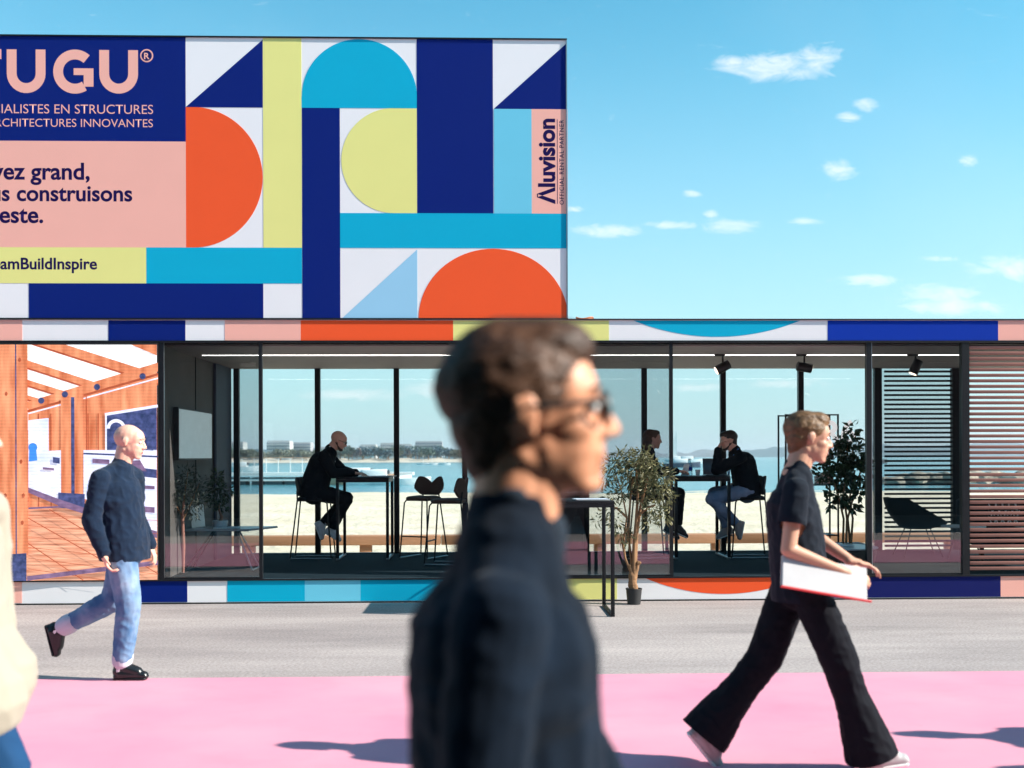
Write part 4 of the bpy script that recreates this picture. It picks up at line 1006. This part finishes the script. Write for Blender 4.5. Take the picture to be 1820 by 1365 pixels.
def hand_caps(w, d, pn, curl=.5, s=1.0, side=1):
    d = d.normalized(); pn = (pn - d * pn.dot(d)).normalized(); sd_ = d.cross(pn) * side
    L = [cap(w - d * .02, w + d * .03, .024 * s, .024 * s, wide=sd_, k=1.2), cap(w + d * .03, w + d * .078, .0165 * s, .0155 * s, wide=sd_, k=2.3)]
    for i in range(4):
        b = w + d * (.082 + (.004, .008, .006, -.004)[i]) + sd_ * (1.5 - i) * .0195 * s; ln = (.040, .044, .041, .032)[i] * s; q = d.copy(); r0 = .0088 * s
        for j in range(3):
            a = curl * (.7, 1.0, .8)[j]; q = (Quaternion(sd_, 0) @ q); q = (q * math.cos(a) + pn * math.sin(a)).normalized() if j == 0 else (Matrix.Rotation(0, 3, 'X') @ q * math.cos(a) + (pn - q * pn.dot(q)).normalized() * math.sin(a)).normalized()
            e = b + q * ln * (1, .62, .5)[j]; L.append(cap(b, e, r0, r0 * .9)); b = e; r0 *= .9
    b = w + d * .025 + sd_ * .028 * s; q = (sd_ * .65 + d * .7 + pn * .25).normalized(); e = b + q * .045 * s; L.append(cap(b, e, .013 * s, .010 * s)); q = (q + d * .5 + pn * .3).normalized(); L.append(cap(e, e + q * .03 * s, .010 * s, .008 * s))
    return L
def V3(x, z, y=0): return Vector((x, y, z))

from mathutils.bvhtree import BVHTree
def strands(hair, m, parent, P, R, n, mode):
    me = hair.data; bvh = BVHTree.FromPolygons([v.co.copy() for v in me.vertices], [tuple(p.vertices) for p in me.polygons]); rnd = random.Random(9)
    back = R @ Vector((-1, 0, -.25)); crown = P(-.02, 0, .13); V = []; Fc = []
    for _ in range(n):
        p = me.vertices[rnd.randrange(len(me.vertices))].co.copy(); L = rnd.uniform(.04, .11); k = 7; prev = None
        wdt = rnd.uniform(.0006, .0013); lift = rnd.uniform(.0005, .004); base = len(V); jit = Vector((rnd.gauss(0, .12), rnd.gauss(0, .12), rnd.gauss(0, .12)))
        for i in range(k):
            loc, nn, _i, _d = bvh.find_nearest(p)
            d = (p - crown) * (4 if mode == 'down' else 1.0) + back * (.1 if mode == 'down' else .5) + Vector((0, 0, -.25)) * (1 if mode == 'down' else .2) + jit
            d = (d - nn * d.dot(nn)).normalized(); sd_ = nn.cross(d); w = wdt * (1 - .7 * i / (k - 1))
            q = loc + nn * (lift * math.sin(math.pi * (i + .3) / k) + .0006)
            V += [q - sd_ * w, q + sd_ * w]
            if i: b = base + 2 * (i - 1); Fc.append((b, b + 1, b + 3, b + 2))
            p = loc + d * L / k
    me2 = bpy.data.meshes.new('strands'); me2.from_pydata(V, [], Fc); me2.update(); o = link('strands', me2, m, hair); o['kind'] = 'stuff'; return o
def person(loc, rz, label, J, st, scale=1.0, vox=.007):
    """J: joints (x forward, z up); N = near side (-y), F = far side (+y)"""
    t = empty('person', loc, rz, label, 'person'); t.scale = (scale,) * 3
    g = dict(J); hs = st.get('hs', 1.0)
    hp, ht = g.get('pitch', 0), V3(*g['head'])
    neck = V3(*g['neck']); pel = V3(*g['pel']); ch = V3(*g['chest']); sw = st.get('sw', .175); hw = st.get('hw', .09); b = st.get('bulk', 1.0)
    skin = st.get('skin', m_skin)
    hc, P, B, R = head_caps(ht, hp, hs, neck, st.get('female', False))
    sh = {}; el = {}; wr = {}; hip = {}; kn = {}; an = {}
    for q, s in (('N', -1), ('F', 1)):
        def gj(k, y): 
            v = g[k + q]; return Vector((v[0], v[2] if len(v) > 2 else y, v[1]))
        sh[q] = gj('s', s * sw); el[q] = gj('e', s * (sw + .04)); wr[q] = gj('w', s * (sw + .03)); hip[q] = V3(g['pel'][0], g['pel'][1] - .03, s * hw); kn[q] = gj('k', s * (hw + .01)); an[q] = gj('a', s * hw)
    body = list(hc)
    body += [cap(pel, ch, .105 * b, .115 * b, k=1.3), cap(ch, neck - V3(0, .06), .115 * b, .07, k=1.35), cap(sh['N'], sh['F'], .045, .045)]
    for q in 'NF':
        body += [cap(sh[q], el[q], .045, .036), cap(el[q], wr[q], .037, .024), cap(hip[q], kn[q], .075, .05), cap(kn[q], an[q], .05, .034)]
        hd = g.get('hd' + q); hd = V3(*hd) if hd else (wr[q] - el[q]); pn = g.get('pn' + q, (0, -1)); pnv = Vector((pn[0], pn[2] if len(pn) > 2 else 0, pn[1]))
        body += hand_caps(wr[q], hd, pnv, g.get('curl' + q, .45), .95, g.get('thumb' + q, 1))
        fd = V3(*g['f' + q]).normalized(); fu = Vector((-fd.z, 0, fd.x));  fu = fu if fu.z > -.2 else fu
        body += [cap(an[q], an[q] - fu * .045 + fd * .12, .033, .022, k=1.3)]
    blob('body', body, skin, t, vox=min(vox, .0062), sm=3)
    eyes(P, R, hs, t)
    # top
    tr = st.get('toppad', .018); sl = st.get('sleeve', 1.0); top = [cap(pel + V3(0, st.get('hem', -.04)), ch, (.128 + tr) * b, (.12 + tr) * b, k=1.25), cap(pel + V3(0, -.10), pel + V3(0, .03), (.137 + tr * .5) * b, (.125 + tr) * b, k=1.25), cap(pel + V3(0, .12), ch + V3(0, .05), (.108 + tr) * b, (.12 + tr) * b, k=1.3), cap(ch, neck - V3(.0, .055), (.12 + tr) * b, .062 + tr, k=1.4), cap(sh['N'] + V3(0, -.008, .03), sh['F'] + V3(0, -.008, -.03), .044 + tr, .044 + tr), cap(sh['N'] + V3(0, .0, .03), neck - V3(0, .035), .036 + tr, .045 + tr), cap(sh['F'] + V3(0, .0, -.03), neck - V3(0, .035), .036 + tr, .045 + tr), cap(neck - V3(0, .04), neck - V3(-.003, .0), .062 + tr * .6, .056 + tr * .4)]
    for q in 'NF':
        if sl >= 1: top += [cap(sh[q] + V3(0, -.012), el[q], .046 + tr, .040 + tr), cap(el[q], wr[q].lerp(el[q], .06), .042 + tr, .030 + tr * .8)]
        else: top += [cap(sh[q] + V3(0, -.01), sh[q].lerp(el[q], sl), .050 + tr, .052 + tr)]
    if st.get('coat'):
        for q in 'NF': top += [cap(hip[q], hip[q].lerp(kn[q], .45), .14, .165, k=1.0)]
        top += [cap(pel, V3(pel.x + .04, .80), .15, .20, k=1.05)]
    cuts = [] if st.get('coat') else [(pel + V3(0, -.125), (0, 0, -1), .30)]
    for q in 'NF':
        if sl < 1: e_ = sh[q].lerp(el[q], sl); d_ = (el[q] - sh[q]).normalized(); cuts.append((e_ + d_ * .012, d_, .078))
    blob('top', top, st['topm'], t, vox=vox, sm=4, cuts=cuts, fold=st.get('fold', .011), ffreq=st.get('ffreq', 7), seed=st.get('seed', 1))
    if st.get('collar'):
        blob('collar', [cap(neck - V3(-.03, .06, -.05), neck + V3(.0, .03, -.052), .016, .014, wide=(1, 0, 0), k=1.8), cap(neck - V3(-.03, .06, .05), neck + V3(.0, .03, .052), .016, .014, wide=(1, 0, 0), k=1.8), cap(neck + V3(.04, -.15, 0), neck + V3(.055, -.02, 0), .03, .03, k=1.2)], st['collar'], t, vox=.005)
    # trousers
    hem0, hem1 = st.get('knee', .075), st.get('hemr', .062); hl = st.get('hemlen', .9); tp = [cap(pel + V3(0, .02), pel - V3(0, .05), .125 * b, .13 * b, k=1.25)]
    for q in 'NF':
        tp += [cap(hip[q], kn[q], .098 * b, hem0 + .004)]; e = kn[q].lerp(an[q], hl)
        if st.get('flare'):
            m_ = kn[q].lerp(an[q], .35); e = kn[q].lerp(an[q], 1.06); tp += [cap(kn[q], m_, hem0, .082), cap(m_, e, .082, hem1)]
        else: tp += [cap(kn[q], e, hem0, hem1)]
    tc_ = []
    for q in 'NF':
        d_ = (an[q] - kn[q]).normalized(); tc_.append((kn[q].lerp(an[q], 1.07 if st.get('flare') else hl + .05), d_, .23 if st.get('flare') else .13))
    blob('trousers', tp, st['legm'], t, vox=vox, sm=3, cuts=tc_, fold=st.get('lfold', .010), seed=st.get('seed', 1) + 5)
    for q in 'NF':
        fd = V3(*g['f' + q]).normalized(); fu = Vector((-fd.z, 0, fd.x)); a_ = an[q]
        if st.get('cuff'):
            dd = (kn[q] - a_).normalized()
            blob('trouser_cuff', [cap(a_ + dd * .045, a_ + dd * .085, hem1 + .004, hem1 + .006)], mat('turned_denim', (.55, .55, .62), rough=.85), t, vox=.006, sm=1)
            tubes('sock', [[a_ - dd * .03, a_ + dd * .07]], .046, m_paper, t, 14)
        s_ = blob('shoe', [cap(a_ + fu * .014 - fd * .008, a_ - fu * .01 + fd * .035, .048, .044), cap(a_ - fu * .008 + fd * .03, a_ - fu * .035 + fd * .11, .042, .036, k=1.12), cap(a_ - fu * .028 - fd * .02, a_ - fu * .042 + fd * .03, .042, .040, k=1.0), cap(a_ - fu * .035, a_ - fu * .052 + fd * .09, .040, .034, k=1.2), cap(a_ - fu * .045, a_ - fu * .056 + fd * .155, .038, .027, k=1.35), cap(a_ + fu * .012, a_ - fu * .03, .047, .045), cap(a_ - fu * .062 - fd * .035, a_ - fu * .064 + fd * .165, .022, .02, k=1.8)], st['shoem'], t, vox=.006, sm=2)
        blob('sole', [cap(a_ - fu * .078 - fd * .045, a_ - fu * .078 + fd * .05, .011, .011, k=3.6), cap(a_ - fu * .078 + fd * .04, a_ - fu * .078 + fd * .165, .011, .011, k=4.0)], st.get('solem', m_paper), s_, vox=.005, sm=1)
    # hair, beard, glasses
    hr = st.get('hair')
    if hr:
        hm = st['hairm']
        if hr == 'short': L = [B(-.026, 0, .048, .104, .081, .086), B(.02, 0, .092, .07, .06, .04), B(-.06, 0, .0, .052, .068, .075), B(-.066, 0, -.045, .036, .05, .045), B(.045, 0, .098, .042, .05, .026)]
        elif hr == 'thin': L = [B(-.046, 0, .022, .0745, .0765, .055), B(-.06, 0, -.01, .050, .062, .05)]
        elif hr == 'crop': L = [B(-.025, 0, .040, .102, .0795, .086), B(.02, 0, .078, .068, .062, .045), B(-.06, 0, -.01, .055, .068, .055)]
        elif hr == 'tied': L = [B(-.028, 0, .046, .105, .082, .088), B(.022, 0, .085, .070, .066, .048), B(-.07, 0, -.0, .052, .07, .06), B(-.125, 0, .045, .045, .045, .045)]
        else: L = [B(-.028, 0, .042, .106, .084, .086), B(.01, 0, .08, .07, .068, .045), cap(P(-.06, -.045, .0), P(-.08, -.05, -.2), .048, .03, k=1.2), cap(P(-.06, .045, .0), P(-.08, .05, -.2), .048, .03, k=1.2), cap(P(-.07, 0, .0), P(-.10, 0, -.22), .06, .04, k=1.4)]
        hb_ = blob('hair', L, hm, t, vox=.005, sm=2, fold=.006 if hr != 'thin' else .0005, ffreq=17, seed=2, fstretch=(.5, 1, 1))
    if hr and st.get('strands'): strands(hb_, hm, t, P, R, st['strands'], st.get('sdir'))
    if st.get('beard'): blob('beard', [cap(P(-.012, s * .058, -.03), P(.055, s * .03, -.092), .014, .018) for s in (-1, 1)] + [B(.066, 0, -.094, .030, .036, .024), B(.088, 0, -.0465, .008, .024, .006)], st['beard'], t, vox=.004, sm=2)
    if st.get('brows', True):
        for s in (-1, 1): tubes('eyebrow', [[P(.092, s * .014, .032), P(.0905, s * .03, .036), P(.082, s * .045, .031)]], .0035, st.get('browm', st.get('hairm', m_blk2)), t, 6)
    if st.get('lips'):
        blob('lips', [cap(P(.0925, -.014, -.058), P(.0925, .014, -.058), .0035, .0035), cap(P(.090, -.012, -.068), P(.090, .012, -.068), .0045, .0045)], st['lips'], t, vox=.0025, sm=1)
    gl = st.get('glasses')
    if gl:
        gt = NB()
        for s in (-1, 1):
            tube(gt, [P(.098, s * (.033 + .024 * math.cos(a * .3927)), .006 + .018 * math.sin(a * .3927)) for a in range(17)], .003 if gl == 'thin' else .0045, 6)
            tube(gt, [P(.096, s * .058, .012), P(.07, s * .072, .012), P(-.015, s * .084, .010), P(-.03, s * .084, -.004)], .0022 if gl == 'thin' else .0042, 6)
        tube(gt, [P(.098, -.01, .012), P(.104, 0, .014), P(.098, .01, .012)], .0025, 6)
        go = obj('glasses', gt, m_blk2, t, True)
        if gl == 'sun':
            for s in (-1, 1):
                bm = NB(); vs = [bm.verts.new(P(.0985, s * (.033 + .023 * math.cos(a * .3927)), .006 + .0175 * math.sin(a * .3927))) for a in range(16)]; bm.faces.new(vs); obj('lens', bm, mat('dark_lens', (.01, .012, .015), rough=.05), go)
    return t, P

m_dnavy = mat('dark_navy_cloth', (.006, .010, .018), rough=.9, bump=.25, bscale=250, sheen=.2)
m_jk = mat('black_jacket_cloth', (.005, .008, .013), rough=.9, bump=.25, bscale=250)
m_swt = mat('navy_sweater', (.008, .019, .042), rough=.95, var=.2, vscale=14, bump=.4, bscale=220, sheen=.4)
m_jean = mat('washed_jeans', (.06, .15, .30), rough=.85, col2=(.32, .42, .55), vscale=5, bump=.3, bscale=260, thr=(.35, .75))
m_jean2 = mat('mid_blue_jeans', (.11, .19, .32), rough=.85, col2=(.28, .34, .48), vscale=6, bump=.3, bscale=260)
m_blkt = mat('black_trousers_cloth', (.004, .005, .009), rough=.85, bump=.2, bscale=250)
m_cream = mat('cream_wool', (.36, .325, .26), rough=.95, var=.04, bump=.15, bscale=200, sheen=.4)
m_wsh = mat('white_shoe_leather', (.68, .66, .70), rough=.5); m_gsh = mat('greige_shoe', (.36, .30, .29), rough=.7); m_bsh = mat('black_shoe_leather', (.008, .009, .011), rough=.3)
m_hbr = mat('brown_hair', (.04, .018, .010), rough=.55, col2=(.15, .065, .03), vscale=40, bump=.7, bscale=120, stretch=(.25, 1, 1))
m_hdk = mat('dark_hair', (.022, .013, .009), rough=.5, col2=(.04, .022, .014), vscale=40, bump=.6, bscale=120, stretch=(.25, 1, 1))
m_hbl = mat('blond_hair', (.30, .16, .07), rough=.5, col2=(.14, .07, .03), vscale=40, bump=.6, bscale=120, stretch=(.25, 1, 1))
m_hgr = mat('stubble_grey', (.36, .25, .20), rough=.8, bump=.4, bscale=400)
m_lip = mat('lip_colour', (.45, .14, .12), rough=.4)

# bald man writing
person((xm1, SY, ZF), 0, 'bald man with glasses in black jacket and white sneakers writing at the left bar table',
       dict(pel=(0, .87), chest=(.09, 1.14), neck=(.20, 1.375), head=(.315, 1.485), pitch=rad(24), sN=(.15, 1.30), sF=(.17, 1.30), eN=(.27, 1.08), eF=(.33, 1.09), wN=(.50, 1.075, -.08), wF=(.52, 1.075, .08),
            hdN=(1, -.05), hdF=(1, -.05), pnN=(0, -1), pnF=(0, -1), kN=(.42, .74), kF=(.40, .76), aN=(.22, .37, -.05), aF=(.09, .42, .07), fN=(.85, -.5), fF=(.35, -.94)),
       dict(topm=m_jk, legm=m_jk, shoem=m_wsh, hair=None, hairm=m_hgr, beard=mat('grey_brown_beard', (.10, .06, .045), rough=.9), glasses='thin', browm=m_hdk, collar=m_paper, toppad=.026, bulk=1.08, skin=m_skin, hem=-.05, seed=1))
# bearded man with laptop
person((xm2, 14.1, ZF), math.pi, 'bearded man in black sweater and jeans with hand to his face at the laptop',
       dict(pel=(0, .87), chest=(.05, 1.13), neck=(.15, 1.35), head=(.24, 1.465), pitch=rad(12), sN=(.10, 1.28), sF=(.12, 1.27), eN=(-.02, 1.02), eF=(.42, 1.10, .12), wN=(.10, .95, -.1), wF=(.385, 1.36, .06),
            hdN=(.8, -.3), hdF=(-.35, .8), pnN=(0, -1), pnF=(-1, -.2), curlF=.6, kN=(.40, .80), kF=(.47, .74), aN=(.23, .36), aF=(.15, .42), fN=(.9, -.35), fF=(.2, -.98)),
       dict(topm=m_jk, legm=m_jean2, shoem=m_gsh, hair='short', hairm=m_hdk, beard=m_hdk, toppad=.024, seed=2, bulk=1.05))
# lanyard
ly = empty('lanyard', (xm2, 14.1, ZF), math.pi, 'blue lanyard round the neck of the bearded man at the laptop', 'lanyard')
for s in (-1, 1): tubes('strap', [[(.13, s * .085, 1.37), (.20, s * .11, 1.28), (.235, s * .07, 1.15), (.235, s * .02, 1.03)]], .008, mat('lanyard_blue', (.05, .22, .65)), ly)
# long haired person behind tree
person((xm3, 14.1, ZF), 0, 'person with long brown hair and dark clothes seated behind the potted tree',
       dict(pel=(-.03, .87), chest=(-.0, 1.13), neck=(.02, 1.36), head=(.075, 1.49), pitch=rad(5), sN=(.0, 1.29), sF=(.02, 1.29), eN=(.12, 1.08), eF=(.15, 1.08), wN=(.36, 1.09, -.1), wF=(.36, 1.09, .1), hdN=(1, 0), hdF=(1, 0),
            kN=(.38, .81), kF=(.36, .79), aN=(.36, .40), aF=(.30, .38), fN=(.85, -.4), fF=(.8, -.5)),
       dict(topm=m_jk, legm=m_blkt, shoem=m_bsh, hair='long', hairm=m_hbr, female=True, sw=.155, seed=3, skin=m_skin))
# man walking left
Ym = 7.89
xm = AX(225, Ym)
person((xm, Ym, 0), 0, 'walking bald man in navy sweater, washed jeans and black shoes passing the video wall',
       dict(pel=(-.02, .95), chest=(-.06, 1.24), neck=(-.035, 1.49), head=(.025, 1.64), pitch=rad(8), sN=(-.12, 1.40), sF=(.0, 1.40), eN=(-.17, 1.12), eF=(.0, 1.12), wN=(-.09, .88), wF=(.10, .90), hdN=(.25, -.9), hdF=(.4, -.9),
            pnN=(1, .3, .3), curlN=.75, curlF=.7, kN=(.04, .51), kF=(-.13, .53), aN=(-.01, .095), aF=(-.50, .33), fN=(1, 0), fF=(.25, -.95)),
       dict(topm=m_swt, legm=m_jean, shoem=m_bsh, solem=m_bsh, hair=None, hairm=mat('pale_stubble', (.50, .36, .28), rough=.8), browm=m_hgr, cuff=1, hemlen=.85, hemr=.066, knee=.078, bulk=1.12, toppad=.02, seed=4, fold=.013, lips=m_lip), vox=.0065)
# woman walking right
Yw = 5.45; xw_ = AX(1428, Yw)
wt, _ = person((xw_, Yw, 0), 0, 'blond woman in short sleeved dark top and flared black trousers striding right with papers',
       dict(pel=(-.02, .95), chest=(-.06, 1.22), neck=(-.035, 1.475), head=(.03, 1.615), pitch=rad(6), sN=(-.08, 1.38), sF=(.02, 1.38), eN=(-.13, 1.09), eF=(.12, 1.12), wN=(.13, .985, -.20), wF=(.28, 1.0, .12), hdN=(.9, -.35), hdF=(.9, -.2),
            pnN=(0, -.6, 1), pnF=(0, -1), curlN=.45, kN=(.15, .52), kF=(-.17, .53), aN=(.29, .11), aF=(-.46, .17), fN=(1, .12), fF=(.6, -.75)),
       dict(topm=m_dnavy, legm=m_blkt, shoem=mat('pale_grey_shoe', (.38, .37, .38)), hair='short', strands=3500, hairm=m_hbl, female=True, sleeve=.55, flare=1, knee=.085, hemr=.125, hemlen=.98, sw=.16, toppad=.012, seed=5, bulk=.95, lips=m_lip, skin=mat('fair_skin', (.56, .30, .20), rough=.5, sss=.12)), vox=.0065)
# folder in her hand
t = empty('folder', (xw_ + .03, Yw - .235, .965), 0, 'white folder with a red edge held under the arm of the striding woman', 'folder')
Rf = Matrix.Rotation(rad(10), 3, 'Y') @ Matrix.Rotation(rad(62), 3, 'X')
bm = NB(); bx(bm, (0, 0, 0), (.40, .16, .008), .001, Rf); obj('cover', bm, mat('folder_white', (.55, .54, .55), rough=.6), t)
bm = NB(); bx(bm, Rf @ Vector((0, 0, -.010)), (.41, .15, .008), .001, Rf); obj('pages', bm, mat('page_cream', (.72, .66, .60)), t)
bm = NB(); bx(bm, Rf @ Vector((.01, -.083, -.004)), (.43, .006, .016), .001, Rf); obj('spine_edge', bm, mat('red_edge', (.75, .06, .06)), t)

# close passer-by in the middle
Yf = 1.62; xf = AX(948, Yf)
person((xf, Yf, 0), rad(0), 'close passer-by with brown hair, dark glasses and dark blue jacket in the middle',
       dict(pel=(-.03, .95), chest=(-.045, 1.20), neck=(-.035, 1.445), head=(.0, 1.588), pitch=rad(-4), sN=(-.05, 1.33), sF=(-.02, 1.34), eN=(-.08, 1.06), eF=(.06, 1.07), wN=(.02, .82), wF=(.20, .86), hdN=(.2, -.9), hdF=(.4, -.8), pnN=(1, .2, .3), curlN=.6,
            kN=(.10, .52), kF=(-.12, .52), aN=(.16, .10), aF=(-.38, .2), fN=(1, .05), fF=(.6, -.7)),
       dict(topm=mat('petrol_jacket', (.0016, .0045, .010), rough=.9, col2=(.003, .011, .026), vscale=5, bump=.3, bscale=200, sheen=.2), legm=m_jean2, shoem=m_bsh, hair='short', strands=5000, hairm=m_hbr, glasses='thick', female=True, hs=1.04, sw=.15, toppad=.018, seed=6, skin=m_skin2, lips=m_lip, fold=.009, collar=mat('grey_blue_collar', (.02, .03, .045), rough=.85)), vox=.005)
# cream coat at left edge
Yl = 3.8; xl = AX(-60, Yl)
person((xl, Yl, 0), 0, 'passer-by in a long cream coat and blue trousers cut off by the left picture edge',
       dict(pel=(-.02, .95), chest=(-.05, 1.2), neck=(-.04, 1.46), head=(.0, 1.60), sN=(-.08, 1.36), sF=(-.0, 1.36), eN=(-.20, 1.10), eF=(.0, 1.08), wN=(-.24, .86), wF=(.03, .86), hdN=(-.1, -.9), hdF=(.1, -.9), kN=(.16, .52), kF=(-.1, .52), aN=(.22, .1), aF=(-.36, .22), fN=(1, 0), fF=(.6, -.7)),
       dict(topm=m_cream, legm=mat('deep_blue_trousers', (.01, .05, .13), rough=.8), shoem=m_bsh, hair='long', hairm=m_hbr, female=True, coat=1, toppad=.03, fold=.014, ffreq=3.2, seed=7, sw=.17), vox=.008)
# two passers-by outside the frame on the right whose shadows cross the carpet
p3, _ = person((4.95, 5.55, 0), rad(180), 'passer-by in dark clothes walking in from beyond the right picture edge, farther one',
       dict(pel=(-.02, .95), chest=(-.05, 1.22), neck=(-.03, 1.48), head=(.02, 1.62), sN=(-.08, 1.38), sF=(.0, 1.38), eN=(-.15, 1.1), eF=(.1, 1.1), wN=(-.05, .88), wF=(.22, .95), kN=(.14, .52), kF=(-.1, .52), aN=(.2, .1), aF=(-.36, .2), fN=(1, .1), fF=(.6, -.7)),
       dict(topm=m_dnavy, legm=m_blkt, shoem=m_bsh, hair='short', hairm=m_hdk, seed=8), vox=.012)
p4 = copy_tree(p3); p4.location = (5.2, 4.85, 0); p4['label'] = 'passer-by in dark clothes walking in from beyond the right picture edge, nearer one'

# ------------------------------------------------------------------ thin sea air
hz = bpy.data.materials.new('sea_haze'); hz.use_nodes = True; hn = hz.node_tree.nodes; hn.clear()
ho = hn.new('ShaderNodeOutputMaterial'); hv = hn.new('ShaderNodeVolumePrincipled'); hv.inputs['Color'].default_value = (.86, .93, 1, 1); hv.inputs['Density'].default_value = .00022; hv.inputs['Anisotropy'].default_value = .2
hz.node_tree.links.new(hv.outputs[0], ho.inputs['Volume'])
tag(box2('haze', -7500, 7500, -70, 9500, -2.0, 60, hz), kind='stuff')
